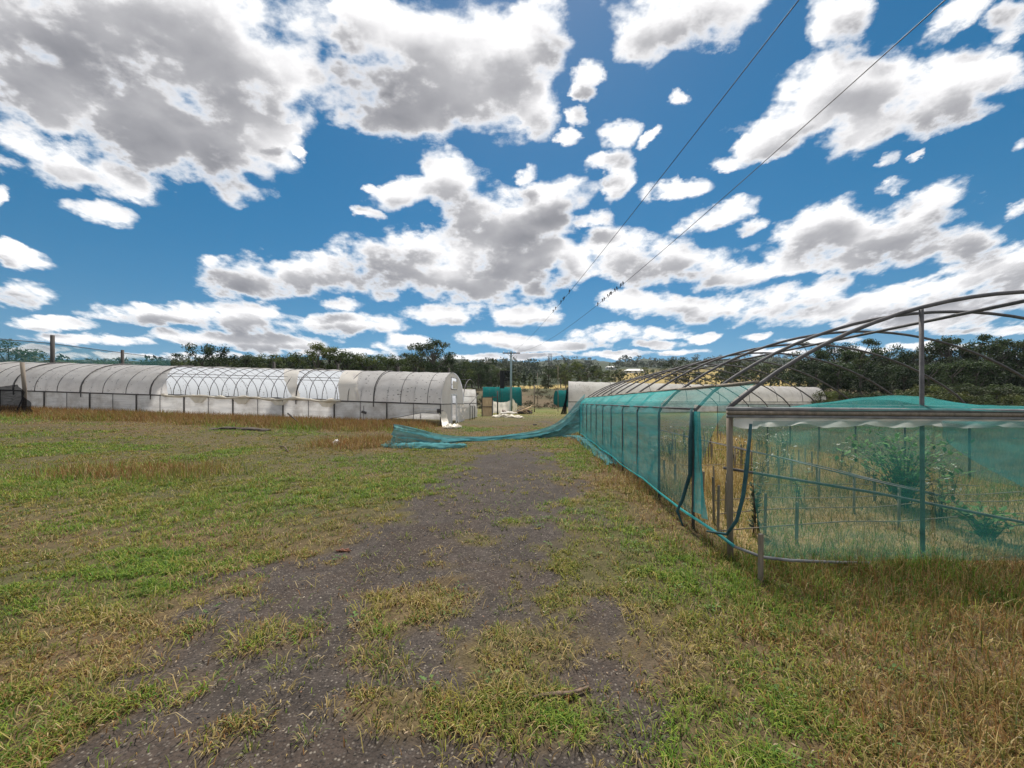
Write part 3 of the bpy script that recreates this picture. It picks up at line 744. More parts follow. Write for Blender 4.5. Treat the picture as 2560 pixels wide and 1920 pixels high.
# long brace pipe across the front
MB().tube([TP(-.03, 4.03, .93), TP(1.6, 4.05, .66), TP(3.1, 4.05, .36), TP(3.9, 4.05, .20)], .015, 7).build('brace', M['galv'], net_house)
MB().tube([TP(.02, 18.4, TE-.02), TP(3.3, 18.42, TE-.02), TP(TW, 18.4, TE-.02)], .016, 6).build('cross_rail', M['galv'], net_house)

# a sheaf of pipes running down the middle of the house, on pegs
for (dx, dz, r) in ((0, 0, .010), (.04, .010, .008), (-.035, .016, .008)):
    o = MB().tube([TP(2.62+dx+.03*math.sin(D), D, .55+dz+.01*math.sin(D*2+dx*40)) for D in np.linspace(4.4, 18, 26)], r, 6).build('irrigation_pipe', M['galv'])
    tag(o, 'long thin pipe of the sheaf held waist high down the inside of the net tunnel', 'pipe', 'pipes down the net tunnel')
for k, D in enumerate((4.9, 5.6, 6.3, 7.0, 7.7, 9.0, 10.4, 11.7, 13.2)):
    x = edge_x(D)+2.62; o = MB().tube([(x, D, hz(x, D)-.1), (x+.006, D, .535)], .016, 6).build('pipe_peg', M['wood'])
    tag(o, 'short timber peg holding up the sheaf of pipes in the net tunnel', 'peg', 'pegs under the pipe sheaf')
# low bed wires/pipes across the beds
for (a, b, c, d_) in ((4.3, .05, 5.2, 6.3), (4.95, .35, 5.8, 6.4), (5.6, .6, 6.1, 6.4), (6.6, 1.5, 6.6, 5.6), (8.6, 1.2, 9.0, 4.4), (11.0, .6, 11.6, 4.0)):
    o = MB().tube([TP(b+(d_-b)*i/8, a+(c-a)*i/8, .20+.02*math.sin(i*2.1+a)) for i in range(9)], .0065, 6).build('bed_pipe', M['wood'])
    tag(o, 'thin pale pipe laid low across the weedy beds inside the net tunnel', 'pipe', 'pipes across the beds')
# grey stakes among the weeds
stk = [(1872, 1205, 1300), (1842, 1210, 1290), (1925, 1263, 1345), (1890, 1228, 1325), (1968, 1258, 1350), (2018, 1285, 1380), (1850, 1205, 1290)]
for i in range(56):
    if i < 6: s, D, h = (.35, .55, .25, .8, .62, .95)[i], (5.1, 5.9, 4.75, 4.7, 5.3, 4.35)[i], (.62, .55, .6, .5, .52, .48)[i]
    else: s, D, h = RNG.uniform(.25, 6.2), RNG.uniform(5.0, 17.5), RNG.uniform(.4, .65)
    x = edge_x(D)+s; l = RNG.uniform(-.03, .03)
    o = MB().box((x, D, h/2+hz(x, D)-.05), (.026, .022, h+.1), RNG.uniform(0, 1.5), (l, l)).build('stake', M['wood'], None, False)
    tag(o, 'short grey timber stake standing among the weeds inside the net tunnel', 'stake', 'stakes in the net tunnel')
# stake outside, near the corner
o = MB().box((2.21, 3.42, .19), (.036, .026, .52), .2, (.02, -.015)).build('stake', M['wood'], None, False)
tag(o, 'short weathered stake alone in the grass outside the corner of the net tunnel', 'stake')

# weeds
def plant(name, base, h, spread, n, leaf, green, label, cat, group=None, seed=0, flowers=False):
    rg = np.random.default_rng(seed); base = Vector(base)
    root = empty(name, base, label, cat, group)
    ms = MB(); V, C = [], []
    for i in range(n):
        a = rg.uniform(0, 6.28); l = rg.uniform(.15, 1)*spread; hh = h*rg.uniform(.55, 1)
        p0 = base+Vector((rg.uniform(-.05, .05), rg.uniform(-.05, .05), -.03)); p2 = base+Vector((math.cos(a)*l, math.sin(a)*l, hh))
        p1 = (p0+p2)/2+Vector((-math.cos(a)*l*.15, -math.sin(a)*l*.15, hh*.12))
        ms.tube([p0, p1, p2], [.006, .0045, .002], 4)
        for k in range(rg.integers(12, 20)):
            t = rg.uniform(.15, 1.02); q = p0*(1-t)**2+p1*2*t*(1-t)+p2*t*t
            d = Vector(rg.normal(size=3)).normalized(); d.z = abs(d.z)*.5+.1; e = d.cross(Vector((0, 0, 1))).normalized()
            L = leaf*rg.uniform(.5, 1.3)
            V += [q, q+d*L*.5+e*L*.2, q+d*L, q+d*L*.5-e*L*.2]
            c = np.array(green)*rg.uniform(.55, 1.4)
            if flowers and t > .93: c = np.array((.5, .48, .4))
            C += [c]*4
    ms.build('stem', M['bark'], root)
    T = np.arange(len(V)).reshape(-1, 4)
    link('leaves', mesh_tris('leaves', np.array([tuple(v) for v in V]), T, np.array(C)), M['leaf'], root)
    return root
plant('bush', (6.0, 5.9, 0), 1.2, .9, 80, .12, (.10, .20, .045), 'bushy leafy green shrub growing inside the net tunnel behind its front middle post', 'shrub', None, 3)
plant('weed', (2.95, 4.65, 0), .72, .14, 9, .09, (.055, .085, .04), 'tall dark spindly weed inside the net tunnel near the corner post', 'weed', None, 4)
plant('weed', (5.55, 4.5, 0), .42, .42, 22, .11, (.10, .20, .045), 'low leafy green weed inside the net tunnel beside the middle post', 'weed', None, 5)
for i in range(40):
    D = RNG.uniform(4.8, 15); s = RNG.uniform(.4, 6.0); x = edge_x(D)+s
    plant('weed', (x, D, 0), RNG.uniform(.5, 1.05), .2, 6, .085, (.12, .16, .05) if i % 2 else (.22, .17, .08),
          'tall thin seeding weed among the stakes inside the net tunnel', 'weed', 'tall weeds in the net tunnel', 20+i, True)

# net pulled off the end of the house and dragged over the track
up_ = [(1463, 984, 18.42), (1442, 1006, 18.3), (1405, 1047, 18), (1360, 1070, 17.5), (1290, 1084, 17), (1200, 1091, 16.2), (1110, 1087, 15.3), (1045, 1072, 14.5), (1010, 1064, 14.2), (985, 1060, 14.0)]
lo_ = [(1452, 1076, 18.3), (1432, 1082, 18.1), (1395, 1092, 17.8), (1355, 1098, 17.4), (1290, 1101, 16.9), (1200, 1108, 15.9), (1115, 1114, 15.0), (1060, 1115, 14.6), (1015, 1115, 14.4), (977, 1112, 14.1)]
up_ = [at(*p) for p in up_]; lo_ = [at(*p) for p in lo_]
def drag(u, v):
    a, b = lerp_path(up_, u), lerp_path(lo_, u); p = a.lerp(b, v)
    edge = math.sin(math.pi*v)
    k = .10*math.sin(v*17+3*u+2*math.sin(u*7))+.13*n3((u*9, v*5, 3))+.06*math.sin(v*37+9*u+3*n3((u*6, 0, 8)))+.07*n3((u*34, v*14, 5))
    p += Vector((0, k*1.3, k*.42))*edge
    p.z = max(p.z, hz(p.x, p.y)+.015); return p
dn = empty('fallen_net', (-1, 15.5, 0), 'long blue green net pulled off the tunnel end and trailing over the track', 'net')
MB().sheet(drag, 170, 40).build('trailing_net', M['net_heap'], dn)
def drag2(u, v):
    q = drag(.02+.66*u, .35+.65*v); return q+Vector((0, -.10, .05*math.sin(v*9+u*11)))
MB().sheet(drag2, 100, 24).build('trailing_net', M['net_heap'], dn)
def lump(path, rad, mat, nu=60, nv=14, seed=1, flat=.75):
    mb = MB(); pts = [Vector(p) for p in path]
    def fn(u, v):
        p = lerp_path(pts, u); d = (lerp_path(pts, min(u+.02, 1))-lerp_path(pts, max(u-.02, 0))).normalized()
        e = d.cross(Vector((0, 0, 1))).normalized(); a = math.pi*(1.15*v-.075)
        r = rad*(.35+.65*math.sin(math.pi*min(max(u, .03), .97))**.4)*(1+.55*n3((u*len(pts)*1.6, a*1.5, seed))+.18*math.sin(a*9+u*30))
        q = p+e*math.cos(a)*r*1.25+Vector((0, 0, 1))*math.sin(a)*r*flat
        q.z = max(q.z, hz(q.x, q.y)-.02); return q
    mb.sheet(fn, nu, nv); return mb
def gpt(px, py, dz=0.0):
    D = F*EYE/(py-HY); return Vector(((px-CX)/F*D, D, hz((px-CX)/F*D, D)+dz))
lump([gpt(958, 1116), gpt(1000, 1119), gpt(1060, 1120), gpt(1120, 1119), gpt(1165, 1117)], .21, M['net_heap'], seed=2).build('bundle', M['net_heap'], dn)
lump([gpt(962, 1112), gpt(1010, 1113), gpt(1080, 1115)], .17, M['net_heap'], seed=5).build('bundle', M['net_heap'], dn)
o = MB().tube([gpt(984, 1115)+Vector((0, .15, -.1)), at(984, 1059, 14.02)], .014, 6).build('net_prop', M['dark_pipe'])
tag(o, 'thin dark rod propping up the loose end of the fallen net', 'rod')
lb = lump([gpt(1395, 1093), gpt(1440, 1096), gpt(1462, 1106), gpt(1482, 1122), gpt(1508, 1142), gpt(1532, 1166)], .19, M['net_heap'], 90, 16, 8)
tag(lb.build('net_roll', M['net_heap']), 'pale blue green net bunched on the grass against the tunnel wall', 'net')

# ------------------------------------------------------------------ white film tunnels
class Frame:
    def __init__(s, A, u, v, W, eave, ridge, L):
        s.A, s.u, s.v = Vector(A), Vector(u).normalized(), Vector(v).normalized(); s.W, s.e, s.r, s.L = W, eave, ridge, L
    def P(s, t, v, h): return s.A+s.u*t+s.v*v+Vector((0, 0, h))
    def roof(s, t, a, off=0.0):
        """a runs 0..1 from the near eave over the ridge to the far eave"""
        th = math.pi*(1-a); return s.P(t, s.W/2+(s.W/2+off)*math.cos(th), s.e+(s.r-s.e+off)*max(0, math.sin(th))**.92)
LH = Frame((-4.8, 26, 0), (-.996, .087, .031), (.087, .996, 0), 7, 1.48, 3.83, 37.5)
lh = empty('white_tunnel', LH.P(18, 3.5, 0), 'long white film tunnel greenhouse with a torn open roof, across the lawn', 'greenhouse')
def roof_piece(t0, t1, a0, a1, mat, name='roof_film', nt_=None, na=22, off=.035, ruf=.03, fr=LH, par=lh):
    """a sheet of film between two end lines t0(a), t1(a)"""
    def fn(u, v):
        a = a0+(a1-a0)*v; ta = t0(a) if callable(t0) else t0; tb = t1(a) if callable(t1) else t1
        t = ta+(tb-ta)*u
        sagk = -.05*abs(math.sin(math.pi*t/1.875))**.7
        return fr.roof(t, a, off+sagk+ruf*n3((t*.9, a*9, 4)))
    return MB().sheet(fn, nt_ or max(4, int(abs((t1(.2) if callable(t1) else t1)-(t0(.2) if callable(t0) else t0))*3)), na).build(name, M[mat], par)
jag = lambda a, s: .10*n3((a*30, s, 0))+.05*n3((a*90, s, 1))
roof_piece(-.05, 37.55, .5, 1.0, 'film_far')
roof_piece(-.05, 37.55, .40, .5, 'film_roof')
roof_piece(-.05, lambda a: 5.9+1.4*a/.4+jag(a, 3), 0.0, .40, 'film_roof')
roof_piece(lambda a: 5.6+1.2*a/.4+jag(a, 4), lambda a: 7.1+.9*a/.4+jag(a, 3), .0, .40, 'film_clean', off=.06, ruf=.10)
roof_piece(lambda a: 9.95+1.5*a/.4+jag(a, 5), lambda a: 10.5+2.4*a/.4+jag(a, 6), -.02, .40, 'film_clean', ruf=.08)
roof_piece(lambda a: 20.1+1.9*(a/.4)**1.4+jag(a, 7), 37.55, 0.0, .40, 'film_roof')
for i in range(21):
    t = i*1.875
    for t_ in ((t, t+.94) if i < 20 else (t,)): MB().tube([LH.roof(t_, j/22) for j in range(23)], .022, 6).build('hoop', M['galv'], lh)
for t in (4.7, 10.3, 15.8, 21.4, 27.0, 32.6):
    if t == 15.8: continue
    MB().tube([LH.P(t, -.08, 1.15)]+[LH.roof(t+.12*j/8, j/16, .075) for j in range(9)], .032, 6).build('strap', M['dark_pipe'], lh)
for a in (.235, .5, .765):
    MB().tube([LH.roof(37.5*j/20, a, -.03) for j in range(21)], .022, 6).build('purlin', M['galv'], lh)
for v in (-.03, 7.03):
    MB().tube([LH.P(37.5*j/20, v, 1.47) for j in range(21)], .045, 7).build('eave_rail', M['dark_pipe'], lh)
for i in range(21):
    t = i*1.875; thick = i % 2 == 0
    for v in (-.09, 7.09):
        MB().tube([LH.P(t, v, -.2), LH.P(t, v, 1.5 if thick else 1.45)], .05 if thick else .022, 6).build('post', M['dark_pipe'] if thick else M['galv'], lh)
# side walls
def wallfilm(v0, low, name, mat, t0=0.0, t1=37.5, hi=1.44):
    def fn(u, v):
        t = t0+(t1-t0)*u; lo = low(t)
        return LH.P(t, v0+.045*n3((t*1.3, v*2.2, 6))+.03*math.sin(v*16+n3((t*.5, 0, 2))*5)*(1-v), lo+(hi-lo)*v)
    MB().sheet(fn, 150, 12).build(name, M[mat], lh)
wallfilm(-.02, lambda t: .84 if t < 1.35 else (max(.04, .84-.84*(t-1.35)/3.8)), 'side_film', 'film_wall')
wallfilm(7.02, lambda t: .03, 'side_film', 'film_wall')
mb = MB(); mb.tube([LH.P(0, -.06, .84), LH.P(1.35, -.06, .84), LH.P(3.2, -.06, .44), LH.P(5.2, -.06, .03)], .02, 6); mb.build('sagging_rail', M['dark_pipe'], lh)
# film rolled down and bunched over the near eave of the openings
def bunch(t0, t1, seed):
    def fn(u, v):
        t = t0+(t1-t0)*u; a = 2*math.pi*v; bump = max(0, n3((t*1.1, 0, seed)))
        r = .07+.05*n3((t*2.1, a, seed))+.16*bump
        return LH.P(t, -.1+r*1.1*math.cos(a), 1.47+.10*bump+r*math.sin(a)-.05*math.sin(t*1.7))
    MB().sheet(fn, int(abs(t1-t0)*9), 10).build('rolled_film', M['film_cream'], lh)
bunch(7.0, 10.3, 2); bunch(10.2, 20.4, 6)
for t in (8.0, 11.5, 14.3, 17.6):        # short tongues of film over the wall
    def tong(u, v, t=t):
        return LH.P(t+(u-.5)*1.5*(1-.6*v), -.12-.03*math.sin(u*9), 1.45-.42*v+.05*n3((u*4, v*3, t)))
    MB().sheet(tong, 10, 6).build('torn_film', M['film_cream'], lh)
# end wall at the track
def endsheet(name, v0, v1, h0, h1, mat, par=lh, t=-.03, nu=12, nv=10, ruf=.05):
    MB().sheet(lambda u, v: LH.P(t+ruf*n3((u*4+v0, v*4, 3)), v0+(v1-v0)*u, h0+(h1-h0)*v), nu, nv).build(name, M[mat], par)
def endarch(a0, a1, lowv, name='end_film'):
    def fn(u, v):
        p = LH.roof(-.03, a0+(a1-a0)*u); vv = (p-LH.A).dot(LH.v); base = lowv(vv); q = LH.P(-.03+.04*n3((u*6, v*3, 8)), vv, base)
        return q.lerp(p, v)
    MB().sheet(fn, 20, 10).build(name, M['film_clean'], lh)
endarch(.0, .42, lambda v: 1.46); endarch(.58, 1.0, lambda v: 1.46)
def fn_mid(u, v):
    p = LH.roof(-.03, .42+.16*u); vv = (p-LH.A).dot(LH.v); q = LH.P(-.03, vv, 3.45); return q.lerp(p, v)
MB().sheet(fn_mid, 6, 4).build('end_film', M['film_clean'], lh)
_va, _vb = (LH.roof(0, .42)-LH.A).dot(LH.v), (LH.roof(0, .58)-LH.A).dot(LH.v)
endsheet('end_film', _va, _vb, 2.12, 2.62, 'film_clean')
vf = MB()
for v in (_va, _vb): vf.tube([LH.P(-.06, v, 2.55), LH.P(-.06, v, 3.5)], .025, 6)
for h in (2.58, 3.46): vf.tube([LH.P(-.06, _va, h), LH.P(-.06, _vb, h)], .025, 6)
vfo = vf.build('vent_frame', M['galv'], lh)
endsheet('vent_flap', _va, _vb, 2.62, 3.2, 'film_cream', par=vfo, t=-.16)
endsheet('end_film', .02, 2.62, .05, 1.46, 'film_clean')
df = MB()
for v in (2.72, 4.28): df.box(LH.P(-.06, v, 1.05), (.10, .10, 2.3))
df.box(LH.P(-.06, 3.5, 2.16), (.1, 1.46, .1), R(-5)); df.build('door_frame', M['white'], lh, False)
endsheet('loose_door_film', 4.4, 6.95, -.02, 1.44, 'film_clean', t=-.12, ruf=.25, nu=18, nv=14)
er = MB(); er.tube([LH.P(-.05, -.05, 1.47), LH.P(-.05, 2.7, 1.47)], .03, 6); er.tube([LH.P(-.05, 4.3, 1.47), LH.P(-.05, 7.05, 1.47)], .03, 6); er.build('end_rail', M['dark_pipe'], lh)
# winder on the corner post, cream film hanging off the corner
wn = MB(); wn.box(LH.P(.12, -.2, 1.02), (.18, .16, .26)); wn.tube([LH.P(.12, -.3, 1.0), LH.P(-.25, -.34, 1.05)], .025, 6); wn.tube([LH.P(.05, -.1, .84), LH.P(1.0, -.12, .86)], .02, 6)
wn.build('film_winder', M['dark_pipe'], lh, False)
def cream(u, v):
    return LH.P(.15-.55*v-.1*u, -.15-1.0*v*v+.2*u, .95*(1-v)**1.3+.02)+Vector((.35*u*(1-.2*v)+.05*n3((u*5, v*4, 2)), 0, .05*n3((u*6, v*6, 4))))
MB().sheet(cream, 10, 14).build('hanging_film', M['film_cream'], lh)
lump([gpt(1112, 1072), gpt(1130, 1071), gpt(1150, 1069)], .26, None, 30, 12, 11, .9).build('fallen_film', M['film_cream'], lh)
# bits of gear on the wall
hg = MB(); hg.tube([LH.P(5.35, -.16, .1), LH.P(5.35, -.16, 1.2)], .018, 5); hg.box(LH.P(5.3, -.22, .75), (.34, .1, .16), .2, (.2, .3)); hg.build('wall_bracket', M['galv'], lh, False)

# dark slab and leaning planks in the dry grass in front of it
tag(lump([gpt(522, 1087), gpt(600, 1084), gpt(672, 1086)], .22, None, 40, 10, 13, .5).build('soil_mound', M['soil']), 'low dark mound lying in the dry grass in front of the white tunnel', 'mound')
o = MB().box(at(742, 1052, 22.5), (1.35, .12, .05), R(8), (0, R(42))).build('leaning_plank', M['darkwood'], None, False); tag(o, 'dark plank leaning steeply in the dry grass', 'plank')
o = MB().box(at(727, 1062, 22.3), (.95, .12, .05), R(-10), (0, R(-28))).build('leaning_plank', M['darkwood'], None, False); tag(o, 'shorter dark plank lying tilted under the leaning plank', 'plank')
# white bag
def bag(u, v):
    a = 2*math.pi*u; b = math.pi*.5*v
    r = (.13+.05*n3((math.cos(a)*1.5, math.sin(a)*1.5, v*2)))
    return gpt(841, 1112)+Vector((r*math.cos(a)*math.cos(b)*1.1, r*math.sin(a)*math.cos(b), .19*math.sin(b)**.8+.03*n3((a, v*3, 5))))
tag(MB().sheet(bag, 24, 10).build('plastic_bag', M['white']), 'crumpled white plastic bag lying on the grass', 'bag')
o = MB().tube([gpt(850, 1114), gpt(853, 1112, .25), gpt(855, 1112, .38)], .014, 5).build('thin_stick', M['stick']); tag(o, 'thin stick standing up beside the white bag', 'stick')
o = MB().tube([gpt(700, 1120, .05), gpt(712, 1124, .09), gpt(721, 1133, .02)], .022, 5).build('bent_stick', M['stick']); tag(o, 'bent dark stick on the grass between the dry tufts', 'stick')
# fallen branch and scraps on the track
o = MB().tube([gpt(1332, 1746, .015), gpt(1355, 1742, .02), gpt(1392, 1739, .022), (gpt(1422, 1738, .024)), gpt(1445, 1730, .022), gpt(1472, 1720, .02)], [.008, .012, .014, .014, .010, .009], 9).build('fallen_branch', M['stick']); tag(o, 'short brown broken branch lying across the weedy track', 'branch')
o = MB(); 
for k in range(7): o.box(gpt(848+k*4, 1377-2*(k % 3), .012), (.07, .018, .012), RNG.uniform(0, 3), (.1, .2))
tag(o.build('rusty_scrap', M['rust'], None, False), 'rust red scrap of bark on the gravel', 'scrap')
o = MB().box(at(1337, 1062, 27), (.26, .12, .10), .1).build('dark_brick', M['dark_pipe'], None, False); tag(o, 'small dark brick lying on the far track', 'brick')
# ------------------------------------------------------------------ tunnels and clutter farther off
def vz(p): return Vector((p.x, p.y, hz(p.x, p.y)))
# white tunnel beyond the net tunnel
A = Vector((7.3, 50, 0)); B = Vector((58, 71, 0)); u = (B-A).normalized(); v = Vector((.16, .987, 0))
FH = Frame((A.x, A.y, .15), u, v, 7.5, 1.5, 4.35, (B-A).length)
fh = empty('white_tunnel', FH.P(24, 3.7, 0), 'closed white film tunnel greenhouse standing beyond the net tunnel', 'greenhouse')
roof_piece(0, FH.L, 0, .5, 'film_roof', fr=FH, par=fh, nt_=90, off=.02, ruf=.05)
roof_piece(0, FH.L, .5, 1, 'film_roof', fr=FH, par=fh, nt_=90, off=.02, ruf=.05)
MB().sheet(lambda a, b: FH.P(FH.L*a, -.03+.04*n3((a*40, b*3, 2)), .0+1.5*b), 80, 6).build('side_film', M['film_wall'], fh)
for t in (0.02, FH.L-.02):
    def fe(a, b, t=t):
        p = FH.roof(t, a); q = FH.P(t, (p-FH.A).dot(FH.v), 0); return q.lerp(p, b)
    MB().sheet(fe, 20, 8).build('end_film', M['film_clean'], fh)
for i in range(9):
    t = FH.L*i/8
    MB().tube([FH.roof(t, j/16, .05) for j in range(17)], .035, 5).build('hoop', M['galv'], fh)
MB().tube([FH.P(0, -.1, 1.5), FH.P(FH.L, -.1, 1.5)], .04, 6).build('eave_rail', M['dark_pipe'], fh)
# black net hanging from its end
def bn(a, b):
    p = FH.roof(-.15, .03+.22*a); q = Vector((p.x-.75-.3*n3((a*3, 0, 3))+.5*a, p.y-.5, .05)); r = p.lerp(q, b); return r+Vector((.12*math.sin(a*17+b*3), .1*math.sin(a*11), 0))
o = MB().sheet(bn, 26, 12).build('black_net', M['net_black']); tag(o, 'black net draped from the end of the far white tunnel', 'net')
# long grey object lying on the frame of the net tunnel
def pod(a, b):
    t = 2*math.pi*b; r = math.sin(math.pi*a)**.6; return at(1905, 1011, 15.5)+Vector(((a-.5)*.8, .12*r*math.cos(t), .075*r*math.sin(t)))

# teal net tunnels far off
def far_net(name, A, B, W, eave, ridge, label, n, mat='net_far'):
    A, B = Vector(A), Vector(B); u = (B-A).normalized(); v = Vector((-u.y, u.x, 0)); f = Frame(A, u, v, W, eave, ridge, (B-A).length)
    r = empty(name, f.P(f.L/2, W/2, 0), label, 'greenhouse')
    MB().sheet(lambda a, b: f.roof(f.L*a, b, .02), 20, 16).build('roof_net', M[mat], r)
    for v0 in (0, W): MB().sheet(lambda a, b: f.P(f.L*a, v0, eave*b), 20, 3).build('side_net', M[mat], r)
    for t in (0, f.L):
        def fe(a, b, t=t):
            p = f.roof(t, a); q = f.P(t, (p-f.A).dot(f.v), 0); return q.lerp(p, b)
        MB().sheet(fe, 14, 4).build('end_net', M[mat], r)
    for i in range(n): MB().tube([f.P(f.L*i/(n-1), 0, -.2)]+[f.roof(f.L*i/(n-1), j/14) for j in range(15)]+[f.P(f.L*i/(n-1), W, -.2)], .03, 5).build('hoop', M['galv'], r)
    return r
far_net('net_tunnel', (-5.6, 74, hz(-5, 74)-.3), (1.9, 74.6, hz(2, 74)-.3), 5.5, 1.4, 4.1, 'small teal net tunnel closed all round, behind the utility pole', 7)
far_net('net_tunnel', (8.9, 73, hz(9, 73)-.2), (14, 73.5, hz(13, 73)-.2), 5.0, 1.3, 3.4, 'small teal net tunnel half hidden behind the black net', 5)

# bare hoops behind the white tunnel, with a low white film wall
SK = Frame((-4.35, 34.4, .05), (-.996, .087, .031), (.10, .995, 0), 6.3, 1.45, 3.75, 16)
sk = empty('bare_hoop_tunnel', SK.P(8, 3, 0), 'bare tunnel frame of pale hoops with a low white wall, behind the torn tunnel', 'greenhouse')
for i in range(7):
    t = i*2.2
    MB().tube([SK.P(t, 0, -.2)]+[SK.roof(t, j/18) for j in range(19)]+[SK.P(t, SK.W, -.2)], .035, 6).build('hoop', M['galv'], sk)
for a in (.25, .5, .75): MB().tube([SK.roof(0, a), SK.roof(13.2, a)], .025, 5).build('purlin', M['galv'], sk)
for h in (1.45, 2.1): MB().tube([SK.P(0, 0, h), SK.P(0, SK.W, h)], .025, 5).build('end_rail', M['dark_pipe'], sk)
MB().sheet(lambda a, b: SK.P(-.06+.08*n3((a*6, b*3, 2)), SK.W*a, .0+1.12*b+.08*b*n3((a*5, 0, 7))), 24, 8).build('low_film', M['film_clean'], sk)
MB().sheet(lambda a, b: SK.P(13.0*a, SK.W-.05, 1.45*b), 20, 6).build('side_film', M['film_wall'], sk)
MB().sheet(lambda a, b: SK.roof(13.2*a, .80+.20*b, .02), 20, 8).build('roof_film', M['film_wall'], sk)
for k, vv in enumerate((.5, 1.6, 2.6)):
    MB().tube([SK.P(-.5, vv, -.1), SK.P(-.5, vv, 1.25+.3*(k == 0))], .035, 6).build('post', M['dark_pipe'], sk)
MB().tube([SK.P(-.5, .5, 1.22), SK.P(-.5, 2.6, 1.22)], .03, 6).build('end_rail', M['dark_pipe'], sk)
MB().tube([SK.P(-.3, 1.0, 1.3), SK.P(-.3, 5.5, 2.3)], .03, 6).build('brace', M['dark_pipe'], sk)

# brown board gate, posts, white sheets
br = empty('board_gate', at(1218, 1040, 44.5), 'weathered brown board gate standing between dark posts', 'gate')
b_ = MB(); b_.box(at(1218, 1017, 44.5), (1.12, .05, 2.1)); b_.build('panel', M['board'], br, False)
for px in (1205, 1231): MB().box(at(px, 1016, 44.45), (.10, .10, 2.45)).build('post', M['darkwood'], br, False)
MB().box(at(1218, 1017, 44.4), (1.1, .05, .08)).build('crossbar', M['darkwood'], br, False)
o = MB().tube([vz(at(1244, 1030, 50)), at(1244, 977, 50)], .09, 7).build('post', M['darkwood']); tag(o, 'tall dark timber post between the brown gate and the utility pole', 'post')
o = MB().box((at(1228, 993, 50)), (1.7, .08, .1)).build('dark_rail', M['darkwood'], None, False); tag(o, 'short dark horizontal rail reaching from the tall dark post over the brown gate', 'rail')
def sag_sheet(a, b):
    p = at(1231+45*a, 1001, 57); z0 = hz(p.x, p.y); top = 1.75-.35*math.sin(math.pi*a)*.5+.1*n3((a*6, 0, 1))
    return Vector((p.x, p.y+.2*n3((a*7, b*3, 2)), z0+top*b))
ws = empty('sheet_fence', at(1253, 1030, 57), 'low fence hung with sagging white film, left of the utility pole', 'fence')
MB().sheet(sag_sheet, 30, 8).build('film', M['film_clean'], ws)
for px in (1232, 1275): MB().box(vz(at(px, 1030, 56.9))+Vector((0, 0, .85)), (.16, .14, 2.0)).build('post', M['white'], ws, False)
MB().sheet(lambda a, b: vz(at(1281+12*a, 1030, 58.5))+Vector((.1*n3((a*3, b*4, 1)), .25*math.sin(a*9), (1-b)*(2.6-.9*a)*(.8+.2*n3((a*4, b, 5))))), 14, 12).build('hanging_film', M['film_cream'], ws)
tag(lump([vz(at(1296, 1024, 54)), vz(at(1310, 1024, 53.5)), vz(at(1322, 1024, 54))], .8, None, 44, 16, 3, .9).build('debris_heap', M['darkwood']), 'dark heap of scrap timber at the foot of the utility pole', 'heap')
hb = MB()
for k in range(16): hb.box(vz(at(1294+2.2*k, 1030, 53.2-.2*k))+Vector((0, 0, .25+.05*k)), (RNG.uniform(1.0, 2.2), .12, .05), RNG.uniform(-1, 1), (0, RNG.uniform(-.5, .5)))
tag(hb.build('plank_heap', M['board'], None, False), 'loose brown planks thrown against the dark scrap heap', 'planks')
tag(lump([gpt(1233, 1044), gpt(1260, 1043), gpt(1285, 1045), gpt(1306, 1046)], .34, None, 50, 14, 21, .85).build('plastic_sheet', M['film_cream']), 'crumpled cream plastic sheet lying on the grass before the white film fence', 'sheet')
tag(lump([gpt(1252, 1036), gpt(1270, 1034), gpt(1290, 1035)], .36, None, 40, 12, 23, .8).build('plastic_sheet', M['film_clean']), 'white plastic sheet lying closer to the pole foot', 'sheet')
tag(lump([gpt(1255, 1032), gpt(1268, 1032)], .8, None, 30, 10, 25, .7).build('scrap_pile', M['rust']), 'rust brown pile of scrap inside the white film fence', 'pile')
# black shade cloth hung high between two posts
bc = empty('shade_screen', at(1268, 1020, 66), 'black shade cloth hung high on a frame, left of the utility pole', 'screen')
MB().sheet(lambda a, b: at(1250+11*a, 971-44*b, 66)+Vector((0, .35*math.sin(math.pi*a)+.05*n3((a*4, b*5, 1)), 0)), 10, 12).build('cloth', M['black_cloth'], bc)
MB().sheet(lambda a, b: at(1261+14*a, 967-40*b, 66.5)+Vector((0, .2*math.sin(9*a), 0)), 10, 10).build('cloth', M['net_black'], bc)
for px in (1250, 1276): MB().tube([vz(at(px, 1020, 66.2)), at(px, 925, 66.2)], .05, 6).build('post', M['darkwood'], bc)
MB().tube([at(1249, 926, 66.2), at(1277, 927, 66.2)], .04, 6).build('top_rail', M['darkwood'], bc)
# thin fence posts farther back
for (px, t, D, lab) in ((1336, 962, 64, 'thick weathered fence post at the end of the track'), (1395, 915, 66, 'tall thin rod standing at the end of the track'), (1344, 932, 76, 'tall thin rod behind the weathered fence post')):
    o = MB().tube([vz(at(px, 1000, D))-Vector((0, 0, .2)), at(px, t, D)], .11 if 'thick' in lab else .055, 6).build('fence_post', M['wood']); tag(o, lab, 'post')

